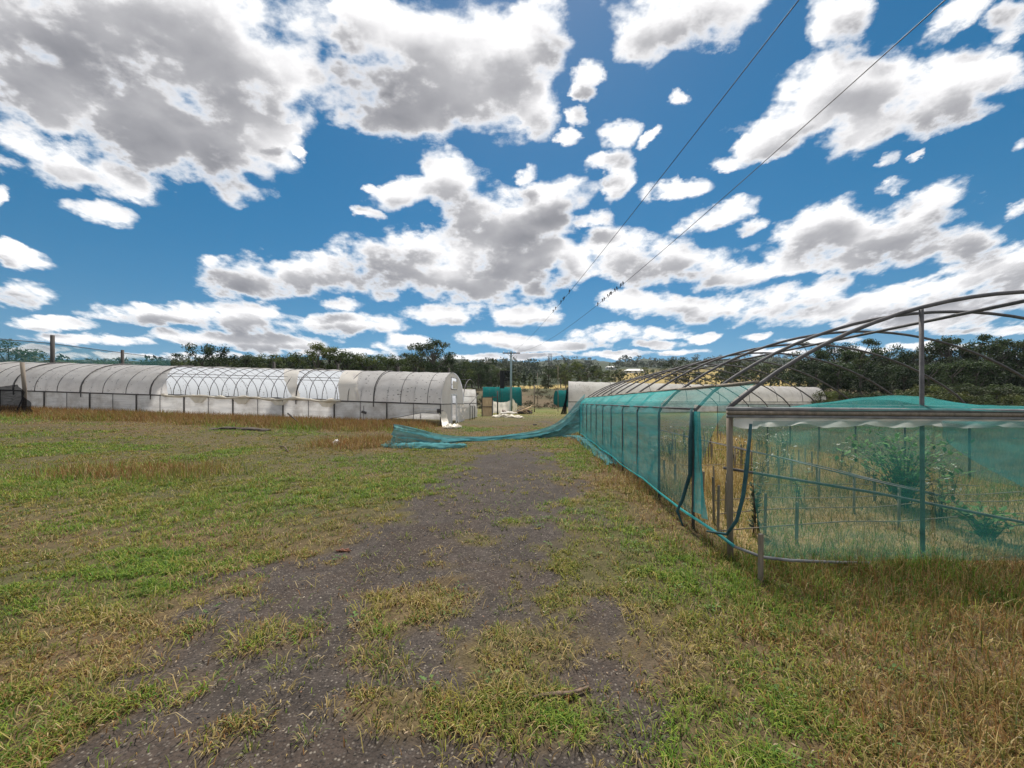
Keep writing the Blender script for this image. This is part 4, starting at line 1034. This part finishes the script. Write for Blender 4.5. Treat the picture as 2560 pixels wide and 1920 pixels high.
# ---- utility pole and overhead wires
pp = Vector((-.15, 60, hz(-.15, 60)))
up = empty('utility_pole', pp, 'grey blue timber utility pole with a single crossarm at the end of the track', 'utility pole')
MB().tube([pp-Vector((0, 0, .4)), pp+Vector((0, 0, 5)), Vector((pp.x, 60, 9.55))], [.19, .17, .14], 12).build('pole', M['pole'], up)
arm = MB().box((pp.x+.05, 59.84, 9.22), (2.7, .12, .15)).build('crossarm', M['darkwood'], up, False)
for sx_ in (-1, 1): MB().tube([(pp.x+sx_*.6, 59.8, 9.18), (pp.x, 59.82, 8.6)], .03, 5).build('brace', M['darkwood'], arm)
for x_ in (-1.2, -.45, .35, 1.2):
    MB().tube([(pp.x+.05+x_, 59.84, 9.29), (pp.x+.05+x_, 59.84, 9.36), (pp.x+.05+x_, 59.84, 9.40), (pp.x+.05+x_, 59.84, 9.50)], [.03, .07, .045, .05], 8).build('insulator', M['white'], arm)
def wire(pts, lab):
    # a hanging wire fitted through three points, carried on past the camera
    P3 = [Vector(p) for p in pts]; A_ = np.array([[p.y**2, p.y, 1] for p in P3]); cz = np.linalg.solve(A_, [p.z for p in P3])
    kx = (P3[2].x-P3[0].x)/(P3[2].y-P3[0].y)
    f = lambda y: Vector((P3[0].x+kx*(y-P3[0].y), y, cz[0]*y*y+cz[1]*y+cz[2]))
    o = MB().tube([f(y) for y in np.linspace(60, -14, 60)], .009, 6).build('overhead_wire', M['wire']); tag(o, lab, 'wire'); return f
w1 = wire([(pp.x+.40, 59.84, 9.5), (1423.0-CX and (1423-CX)/F*20.8, 20.8, EYE+274/F*20.8), (4.2, 5.6, EYE+1.045*5.63)], 'overhead wire from the middle of the crossarm, steeper of the two')
w2 = wire([(pp.x+1.25, 59.84, 9.5), ((1568-CX)/F*17.4, 17.4, EYE+303/F*17.4), (6.34, 5.63, EYE+1.045*5.63)], 'overhead wire from the end of the crossarm, the flatter of the two')
# ---- birds on the wires
def bird_mesh():
    mb = MB()
    def fn(a, b):
        t = 2*math.pi*b; prof = [(0, .0, -.11), (.15, .028, -.07), (.4, .052, -.01), (.65, .045, .05), (.78, .030, .078), (.88, .034, .10), (.96, .022, .125), (1, .0, .135)]
        r = np.interp(a, [p[0] for p in prof], [p[1] for p in prof]); z = np.interp(a, [p[0] for p in prof], [p[2] for p in prof])
        return Vector((r*math.cos(t), r*math.sin(t)*1.1+.25*z, z+.10))
    mb.sheet(fn, 16, 10)
    mb.add([(-.02, -.03, .02), (.02, -.03, .02), (.028, -.085, -.12), (-.028, -.085, -.12), (0, -.045, .03), (0, -.095, -.115)], [(0, 1, 2, 3), (4, 1, 2, 5), (0, 4, 5, 3)])
    mb.tube([(0, .055, .212), (0, .10, .205)], [.010, .002], 5)
    for s in (-1, 1): mb.add([(s*.045, .03, .15), (s*.055, -.01, .13), (s*.035, -.06, .0), (s*.05, .01, .06)], [(0, 1, 2, 3)])
    return mb
proto = None
def put_bird(f, px, rz, lab, grp):
    global proto
    lo, hi = 6.0, 60.0          # where the wire crosses that column of the photograph
    for _ in range(50):
        m_ = (lo+hi)/2; q = f(m_)
        if q.x/q.y*F+CX > px: lo = m_
        else: hi = m_
    if proto is None: proto = bird_mesh().build('bird', M['bird']); o = proto
    else: o = proto.copy(); COL.objects.link(o)
    o.location = f(lo); o.rotation_euler = (0, 0, rz); o.scale = (.62,)*3; tag(o, lab, 'bird', grp)
for k, px in enumerate((1423.5, 1408, 1410.5, 1402.5, 1389, 1383)):
    put_bird(w1, px, RNG.uniform(-.6, .6)+(3.14 if k % 3 == 0 else 0), 'small dark bird perched on the steeper overhead wire', 'birds on the steeper wire')
for k, px in enumerate((1557.5, 1552, 1542, 1537, 1528, 1525, 1519.5, 1510.5, 1506, 1494.5)):
    put_bird(w2, px, RNG.uniform(-.6, .6)+(3.14 if k % 4 == 1 else 0), 'small dark bird perched on the flatter overhead wire', 'birds on the flatter wire')

# ---- bird-net poles behind the white tunnel
def npole(px, ty, D, r, lab, grp=None):
    p = at(px, ty, D); o = MB().tube([vz(p)-Vector((0, 0, .3)), (vz(p)+p)/2, p], [r*1.1, r, r*.95], 9).build('net_pole', M['darkwood']); tag(o, lab, 'pole', grp); return p
q1 = npole(131, 838, 38, .17, 'tallest thick dark timber pole carrying the pale net behind the white tunnel')
q2 = npole(306, 875, 48, .17, 'thick dark pole carrying the low end of the pale net')
for (px, ty, D) in ((685, 905, 60), (845, 910, 64), (996, 917, 70), (1122, 920, 72)):
    npole(px, ty, D, .2, 'pole top just showing above the ridge of the torn white tunnel', 'pole tops over the tunnel ridge')
tops = [at(-230, 820, 30), at(0, 847, 34), at(131, 859, 38.2), at(306, 882, 48.2), at(425, 897, 58)]
def bnet(a, b):
    p = lerp_path(tops, a); return Vector((p.x, p.y+b*.5, p.z-b*(3.3+.4*math.sin(a*9))-.1*math.sin(a*40)*b))
o = MB().sheet(bnet, 60, 10).build('bird_net', M['net_sheer'])
MB().tube([lerp_path(tops, i/24) for i in range(25)], .035, 5).build('cable', M['wire'], o)
MB().tube([bnet(i/24, 1) for i in range(25)], .03, 5).build('cable', M['wire'], o); tag(o, 'pale blue green bird net strung between the tall dark poles', 'net')
# short post in front of the tunnel with a black net drawn down over it
p0 = at(60, 906, 24.5); o = MB().tube([vz(p0)-Vector((0, 0, .2)), (p0+vz(p0))/2+Vector((.04, 0, 0)), p0-Vector((.12, 0, 0))], .10, 8).build('net_post', M['wood']); tag(o, 'grey green post standing in front of the white tunnel with black net around it', 'post')
pa = [at(-260, 1000, 23.5), at(-120, 985, 24), at(0, 971, 24.2), at(58, 962, 24.4), at(72, 980, 24.3), at(85, 1002, 24.2), at(101, 1027, 24.0)]
def bdr(a, b):
    p = lerp_path(pa, a); g_ = hz(p.x, p.y-.3)
    return Vector((p.x+.1*math.sin(a*23)*b, p.y-.3-.4*b+.1*math.sin(a*31), max(g_+.02, p.z*(1-b)+(g_+.02)*b)))
o = MB().sheet(bdr, 50, 12).build('black_net', M['net_black']); tag(o, 'black shade net slung low from the grey green post in front of the white tunnel', 'net')
# ------------------------------------------------------------------ trees
def leafset(cen, rad, n, size, base, rg, flat=.75, up=.3):
    """n leaf-sized faces through the volume of one clump, thicker towards its shell"""
    d = rg.normal(size=(n, 3)); d /= np.linalg.norm(d, axis=1, keepdims=True)
    r = rg.random((n, 1))**.45; P = np.asarray(cen)+d*r*rad*np.array([1, 1, flat])
    nn = d*.6+rg.normal(size=(n, 3))*.7+np.array([0, 0, up]); nn /= np.linalg.norm(nn, axis=1, keepdims=True)
    t = np.cross(nn, rg.normal(size=(n, 3))); t /= np.linalg.norm(t, axis=1, keepdims=True); b = np.cross(nn, t)
    s = size*rg.uniform(.6, 1.35, (n, 1))
    V = np.stack([P-t*s, P-b*s*.45, P+t*s, P+b*s*.45], 1).reshape(-1, 3)
    c = np.asarray(base)*rg.uniform(.75, 1.3, (n, 1))*(1+rg.normal(size=(n, 3))*.05)
    return V, np.repeat(c, 4, 0)

def proto_tree(kind, seed):
    """a tree 1 unit high at the origin: (trunk mesh, crown mesh)"""
    rg = np.random.default_rng(seed); mb = MB(); VV_, CC_ = [], []
    clumps = []
    if kind == 'gum':
        mb.tube([(0, 0, -.03), (.01, .0, .25), (.02*rg.normal(), .02*rg.normal(), .5), (.03*rg.normal(), .02, .72)], [.022, .018, .012, .005], 7)
        for i in range(26):
            z = rg.uniform(.34, .97); rr = .30*math.sqrt(max(.05, 1-((z-.62)/.40)**2)); a = rg.uniform(0, 6.28); q = rr*rg.uniform(.35, 1)
            clumps.append((q*math.cos(a), q*math.sin(a), z, rg.uniform(.065, .125)))
        base = [(.050, .066, .026), (.066, .080, .034), (.085, .092, .040)]; nl, ls, fl = 125, .016, .6
    elif kind == 'round':
        mb.tube([(0, 0, -.03), (.01, 0, .2), (0, .01, .45), (.01, 0, .7)], [.028, .022, .015, .006], 7)
        for i in range(34):
            z = rg.uniform(.14, .95); rr = .34*math.sqrt(max(.03, 1-((z-.5)/.52)**2)); a = rg.uniform(0, 6.28); q = rr*rg.uniform(.4, 1)
            clumps.append((q*math.cos(a), q*math.sin(a), z, rg.uniform(.085, .145)))
        base = [(.030, .044, .018), (.042, .058, .022), (.060, .076, .030)]; nl, ls, fl = 110, .017, .75
    elif kind == 'pine':
        mb.tube([(0, 0, -.03), (0, 0, .3), (.01, 0, .7), (0, 0, .97)], [.022, .018, .010, .003], 7)
        for i in range(34):
            z = rg.uniform(.20, .98); rr = .25*(1.02-z)**.6*min(1, (z-.12)*4); a = rg.uniform(0, 6.28); q = rr*rg.uniform(.3, 1)
            clumps.append((q*math.cos(a), q*math.sin(a), z, rg.uniform(.05, .09)*(1.25-.5*z)))
        base = [(.026, .042, .020), (.036, .054, .024), (.05, .068, .030)]; nl, ls, fl = 90, .016, .65
    else:   # bush
        mb.tube([(0, 0, -.05), (.02, 0, .3), (0, .02, .6)], [.035, .025, .01], 6)
        for i in range(26):
            z = rg.uniform(.08, .85); rr = .62*math.sqrt(max(.03, 1-(z/.95)**2)); a = rg.uniform(0, 6.28); q = rr*rg.uniform(.2, 1)
            clumps.append((q*math.cos(a), q*math.sin(a), z, rg.uniform(.12, .2)))
        base = [(.055, .062, .026), (.07, .07, .032), (.085, .095, .038)]; nl, ls, fl = 90, .03, .8
    for (x, y, z, r) in clumps:
        if kind in ('gum', 'round') and rg.random() < .6:
            z0 = max(.15, z-.28); mb.tube([(0, 0, z0), (x*.55, y*.55, z0+(z-z0)*.5), (x, y, z)], [.010, .006, .003], 5)
        bc_ = np.array(base[rg.integers(0, 3)])*rg.uniform(.8, 1.2)
        V, C = leafset((x, y, z), r, nl, ls, bc_, rg, fl); VV_.append(V); CC_.append(C)
    V = np.concatenate(VV_); C = np.concatenate(CC_)*np.array([(.85, 1.02, .85), (1.25, 1.35, .85), (.66, .80, .74), (1.75, 1.75, .95)][seed % 4])  # tint per prototype: variety, with sunlit crowns put into the brighter colours
    tm = bpy.data.meshes.new('trunk'); tm.from_pydata(mb.v, [], mb.f); tm.update(); tm.materials.append(M['bark'])
    cm = mesh_tris('crown', V, np.arange(len(V)).reshape(-1, 4), C); cm.materials.append(M['leaf'])
    return tm, cm
PROTO = {k: [proto_tree(k, 100+7*i+ord(k[0])) for i in range(n)] for k, n in (('gum', 4), ('round', 4), ('pine', 2), ('bush', 3))}
def tree(kind, x, y, h, wide, label, cat, grp, name, pick=None):
    r = empty(name, (x, y, hz(x, y)-.05), label, cat, grp)
    tm, cm = PROTO[kind][int(RNG.choice(pick)) if pick else int(RNG.integers(0, len(PROTO[kind])))]
    a = RNG.uniform(0, 6.28)
    for nm, me in (('trunk', tm), ('crown', cm)):
        o = bpy.data.objects.new(nm, me); COL.objects.link(o); o.parent = r
    r.rotation_euler = (0, 0, a); r.scale = (h*wide, h*wide, h); return r
def tree_px(px, top, D, kind, wide, label, cat='tree', grp=None, name=None, pick=None):
    x = (px-CX)/F*D; z = EYE+(HY-top)/F*D; h = z-hz(x, D)
    return tree(kind, x, D, max(h, .5), wide, label, cat, grp, name or {'gum': 'gum_tree', 'round': 'leafy_tree', 'pine': 'pine_tree', 'bush': 'bush'}[kind], pick)
# behind the torn white tunnel
G1, L1 = 'trees behind the torn white tunnel', 'dark leafy tree in the belt behind the torn white tunnel'
tree_px(22, 852, 62, 'round', 1.3, 'broad dark tree behind the pale bird net')
tree_px(95, 882, 58, 'bush', 1.5, 'brownish bush behind the pale bird net beside the tallest pole', 'bush')
for (px, top, D, k, w_) in ((175, 905, 80, 'bush', 1.6), (205, 899, 84, 'gum', 1.2), (262, 897, 84, 'round', 1.1), (300, 900, 84, 'bush', 1.4), (345, 905, 84, 'round', 1.2), (385, 898, 80, 'round', 1.1), (410, 898, 82, 'round', 1.2),
        (608, 887, 86, 'gum', 1.0), (572, 893, 86, 'round', 1.1), (632, 884, 90, 'round', 1.0), (650, 890, 92, 'gum', 1.0), (672, 884, 88, 'gum', 1.1), (700, 889, 90, 'round', 1.1), (722, 885, 86, 'round', 1.1), (745, 887, 92, 'round', 1.2), (764, 880, 86, 'round', 1.2),
        (822, 868, 86, 'gum', 1.1), (846, 874, 84, 'round', 1.1), (868, 877, 86, 'round', 1.1), (893, 881, 90, 'gum', 1.2), (915, 886, 88, 'round', 1.3), (940, 884, 92, 'round', 1.1), (966, 888, 90, 'round', 1.1), (992, 886, 90, 'round', 1.2), (1018, 882, 94, 'gum', 1.0),
        (1062, 884, 92, 'round', 1.1), (1108, 882, 92, 'round', 1.0), (1130, 893, 98, 'round', 1.2), (780, 892, 96, 'round', 1.2), (540, 895, 96, 'round', 1.2), (470, 898, 96, 'round', 1.2), (440, 905, 90, 'bush', 1.6), (955, 897, 110, 'round', 1.3), (1080, 897, 108, 'round', 1.3), (850, 893, 110, 'round', 1.3), (700, 897, 112, 'round', 1.3), (620, 899, 112, 'round', 1.3)):
    tree_px(px, top, D, k, w_, L1, 'tree', G1, 'belt_tree')
tree_px(452, 880, 78, 'gum', 1.05, 'smaller paler green tree beside the tall dark clump behind the torn tunnel')
tree_px(505, 857, 76, 'round', 1.0, 'tall very dark tree, taller of the pair behind the torn tunnel roof opening', pick=[0])
tree_px(545, 860, 77, 'round', .9, 'very dark tree standing close against its taller dark twin behind the torn tunnel', pick=[0])
tree_px(794, 859, 82, 'gum', .85, 'narrow tall gum rising out of the belt behind the middle of the torn tunnel')
tree_px(1082, 845, 84, 'gum', 1.2, 'biggest open crowned gum tree, behind the end wall of the torn white tunnel', pick=[1])
tree_px(1038, 862, 86, 'gum', .9, 'open crowned gum just beside the biggest gum behind the torn tunnel')
# behind the utility pole
G2, L2 = 'dark trees beyond the yard', 'broad dark tree between the torn tunnel and the utility pole'
for (px, top, D, w_) in ((1138, 906, 104, 1.2), (1158, 902, 108, 1.2), (1180, 898, 112, 1.2), (1202, 904, 112, 1.2), (1222, 910, 114, 1.2), (1246, 918, 122, 1.2), (1196, 918, 100, 1.2), (1165, 922, 98, 1.2), (1228, 930, 104, 1.1)):
    tree_px(px, top, D, 'round', w_, L2, 'tree', G2, 'leafy_tree')
for (px, top) in ((1283, 929), (1297, 938), (1310, 929), (1325, 931), (1336, 936)):
    tree_px(px, top, 116, 'pine', 1.15, 'small dark conifer in the row on the yellow field', 'tree', 'row of small conifers')
tree_px(1371, 919, 124, 'round', 1.25, 'single rounded dark tree standing on the yellow field right of the conifer row')
tree_px(1364, 942, 124, 'bush', 1.1, 'light green bush at the edge of the yellow field', 'bush')
G3, L3 = 'trees over the far white tunnel', 'dark green tree in the row showing over the far white tunnel'
for (px, top, D, w_) in ((1402, 912, 150, 1.1), (1425, 902, 150, 1.2), (1446, 908, 155, 1.1), (1468, 910, 150, 1.2), (1490, 912, 155, 1.1), (1505, 922, 145, 1.2), (1538, 915, 150, 1.1), (1556, 930, 150, 1.0), (1520, 925, 160, 1.2), (1452, 925, 140, 1.2), (1414, 926, 140, 1.1)):
    tree_px(px, top, D, 'round' if px % 2 else 'gum', w_, L3, 'tree', G3, 'leafy_tree')
tree_px(1690, 893, 150, 'round', 1.25, 'big round very dark tree seen through the bare hoops', pick=[0])
tree_px(1722, 905, 152, 'round', 1.1, 'dark tree joined to the side of the big round tree seen through the hoops')
tree_px(1762, 940, 150, 'bush', 1.3, 'light green rounded bush on the yellow slope', 'bush')
G4, L4 = 'scattered trees on the yellow slope', 'olive tree scattered on the far yellow slope behind the hoops'
for (px, top, D, w_) in ((1790, 925, 190, 1.2), (1812, 928, 200, 1.2), (1835, 918, 190, 1.1), (1858, 910, 180, 1.1), (1880, 905, 190, 1.1), (1902, 912, 170, 1.2), (1925, 905, 170, 1.1), (1948, 912, 160, 1.1), (1870, 940, 150, 1.2), (1905, 945, 140, 1.2), (1935, 948, 140, 1.2), (1965, 950, 130, 1.2), (1640, 915, 240, 1.2), (1612, 918, 260, 1.1), (1745, 912, 230, 1.2)):
    tree_px(px, top, D, 'gum' if px % 3 else 'round', w_, L4, 'tree', G4, 'slope_tree')
# the dark wood on the right
G5, L5 = 'dark gums behind the net tunnel', 'tall dark gum tree in the wood behind the net tunnel'
for (px, top, D, k, w_) in ((1998, 893, 88, 'round', 1.1), (2030, 848, 86, 'gum', .95), (2058, 862, 90, 'round', .9), (2088, 850, 84, 'gum', .95), (2118, 856, 88, 'round', .9), (2150, 843, 84, 'gum', 1.0), (2180, 846, 86, 'gum', .9), (2212, 860, 84, 'round', .9), (2245, 874, 88, 'round', .95), (2278, 880, 86, 'gum', .9), (2308, 864, 80, 'gum', .95),
        (2340, 852, 82, 'round', .85), (2376, 839, 78, 'gum', .95), (2410, 836, 80, 'gum', .9), (2438, 832, 78, 'gum', .95), (2470, 843, 80, 'round', .85), (2500, 846, 76, 'gum', .95), (2530, 853, 78, 'round', .9), (2562, 851, 76, 'gum', .95), (2610, 855, 76, 'gum', 1.0), (2670, 850, 76, 'round', 1.0), (2740, 850, 76, 'gum', 1.0),
        (2040, 905, 78, 'round', 1.2), (2095, 900, 76, 'round', 1.2), (2150, 905, 76, 'round', 1.2), (2205, 910, 76, 'round', 1.2), (2260, 912, 74, 'round', 1.2), (2320, 905, 72, 'round', 1.2), (2380, 900, 72, 'round', 1.2), (2440, 895, 72, 'round', 1.2), (2500, 900, 72, 'round', 1.2), (2560, 905, 72, 'round', 1.2)):
    tree_px(px, top, D, k, w_, L5, 'tree', G5, 'gum_tree' if k == 'gum' else 'leafy_tree', [1, 3] if k == 'gum' else [0, 2])
G6, L6 = 'bushes at the foot of the dark wood', 'olive bush at the foot of the dark wood behind the net tunnel'
for (px, top, D) in ((2000, 965, 74), (2050, 972, 70), (2100, 970, 68), (2150, 975, 66), (2205, 972, 64), (2255, 965, 62), (2300, 955, 62), (2345, 950, 62), (2390, 952, 60), (2440, 948, 60), (2490, 950, 60), (2540, 950, 58), (2330, 978, 54), (2400, 975, 52), (2460, 978, 50), (2530, 980, 50), (2280, 985, 54)):
    tree_px(px, top, D, 'bush', 1.15, L6, 'bush', G6, 'bush')

# scrub on the bank, woods on the hills: masses nobody could count
rg = np.random.default_rng(5); VV_, CC_ = [], []
for i in range(420):
    if i < 230: y = rg.uniform(70, 99); x = rg.uniform(-16, 34)
    else: y = rg.uniform(46, 84); x = y*rg.uniform(.95, 1.5)
    r = rg.uniform(.45, 1.1); c = np.array([(.055, .055, .026), (.075, .062, .034), (.10, .070, .040), (.045, .055, .022)][rg.integers(0, 4)])
    V, C = leafset((x, y, hz(x, y)+r*.25), r, 46, .16, c, rg, .55); VV_.append(V); CC_.append(C)
V = np.concatenate(VV_); o = link('scrub', mesh_tris('scrub', V, np.arange(len(V)).reshape(-1, 4), np.concatenate(CC_)), M['leaf'])
tag(o, 'low olive brown scrub on the bank beyond the yard', 'scrub', kind='stuff')
VV_, CC_ = [], []; n = 0
while n < 4200:
    y = math.exp(rg.uniform(math.log(128), math.log(1750))); x = y*rg.uniform(-1.5, 1.75)
    rt = x/y
    if -.02 < rt < .55 and y < 250 and rg.random() < .95: continue
    if .24 < rt < .85 and 150 < y < 520 and rg.random() < .965: continue
    if y > 250 and vnoise(x/(.12*y), y/(.16*y)*3, 77) < .30: continue
    h = rg.uniform(7, 14)*(1 if y > 240 else .75)*(1.5 if y > 700 else 1); c = np.array([(.030, .042, .02), (.042, .054, .024), (.055, .062, .030)][rg.integers(0, 3)])
    z = hz(x, y)
    for q in range(2 if y > 500 else 4):
        V, C = leafset((x+rg.normal()*h*.2, y+rg.normal()*h*.2, z+h*rg.uniform(.35, .8)), h*rg.uniform(.24, .42), 20, h*(.085 if y < 500 else .12), c*rg.uniform(.8, 1.2), rg, .8); VV_.append(V); CC_.append(C)
    n += 1
V = np.concatenate(VV_); o = link('distant_woods', mesh_tris('distant_woods', V, np.arange(len(V)).reshape(-1, 4), np.concatenate(CC_)), M['leaf'])
tag(o, 'dark woods covering the hills along the horizon', 'woods', kind='stuff')

# farmhouses and pylon on the hills
def farmhouse(px, py, D, w, lab):
    p = at(px, py, D); z = hz(p.x, D); r = empty('farmhouse', (p.x, D, z), lab, 'house')
    wl = MB().box((p.x, D, z+1.5), (w, w*.6, 3.4)).build('wall', M['white'], r, False)
    mb = MB(); a, b = w*.56, w*.37
    mb.add([(p.x-a, D-b, z+3.1), (p.x+a, D-b, z+3.1), (p.x+a, D+b, z+3.1), (p.x-a, D+b, z+3.1), (p.x-a*.55, D, z+5.4), (p.x+a*.55, D, z+5.4)], [(0, 1, 5, 4), (2, 3, 4, 5), (1, 2, 5), (3, 0, 4), (3, 2, 1, 0)])
    mb.build('roof', M['white'], r, False)
    for k in (-.3, 0, .3): MB().box((p.x+w*k, D-w*.3-.02, z+1.7), (w*.1, .1, 1.3)).build('window', M['dark_pipe'], wl, False)
farmhouse(1585, 922, 420, 20, 'white farmhouse with a pale hipped roof on the yellow hillside')
farmhouse(1528, 918, 520, 13, 'smaller white farmhouse among trees on the far hill')
farmhouse(1755, 912, 560, 12, 'far white house on the hillside seen through the hoops')
pb = at(1375, 908, 1150); pz = hz(pb.x, pb.y)
py_ = empty('pylon', (pb.x, pb.y, pz), 'faint steel power line tower on the far hill', 'power tower')
mb = MB(); top = EYE+(HY-884)/F*1150
for sx_ in (-1, 1):
    for sy_ in (-1, 1): mb.tube([(pb.x+sx_*6, pb.y+sy_*6, pz-1), (pb.x+sx_*3.2, pb.y+sy_*2, top)], .5, 4)
for k in range(6):
    a, b = pz+(top-pz)*k/6, pz+(top-pz)*(k+1)/6
    mb.tube([(pb.x-5.5+k*.45, pb.y-5, a), (pb.x+5.0-k*.4, pb.y-5, b)], .28, 4); mb.tube([(pb.x+5.5-k*.45, pb.y-5, a), (pb.x-5.0+k*.4, pb.y-5, b)], .28, 4)
mb.build('lattice', M['galv'], py_)
mb = MB()
for k, w_ in ((.74, 9), (.98, 6)): mb.tube([(pb.x-w_, pb.y, pz+(top-pz)*k), (pb.x+w_, pb.y, pz+(top-pz)*k)], .45, 4)
mb.build('crossarm', M['galv'], py_)
# ------------------------------------------------------------------ the air
def haze():
    m, nt, out = mat_new('haze_air')
    v = nd(nt, 'VolumePrincipled', {'Color': (.80, .88, 1.0), 'Density': .00008, 'Anisotropy': .2})
    nt.links.new(v.outputs[0], out.inputs[1])
    me = bpy.data.meshes.new('haze'); x, y0, y1, z0, z1 = 3300, -40, 3700, -12, 240
    me.from_pydata([(a, b, c) for c in (z0, z1) for (a, b) in ((-x, y0), (x, y0), (x, y1), (-x, y1))], [], [(3, 2, 1, 0), (4, 5, 6, 7), (0, 1, 5, 4), (1, 2, 6, 5), (2, 3, 7, 6), (3, 0, 4, 7)])
    tag(link('haze', me, m), 'thin bluish air between the camera and the hills', 'haze', kind='stuff')
haze()
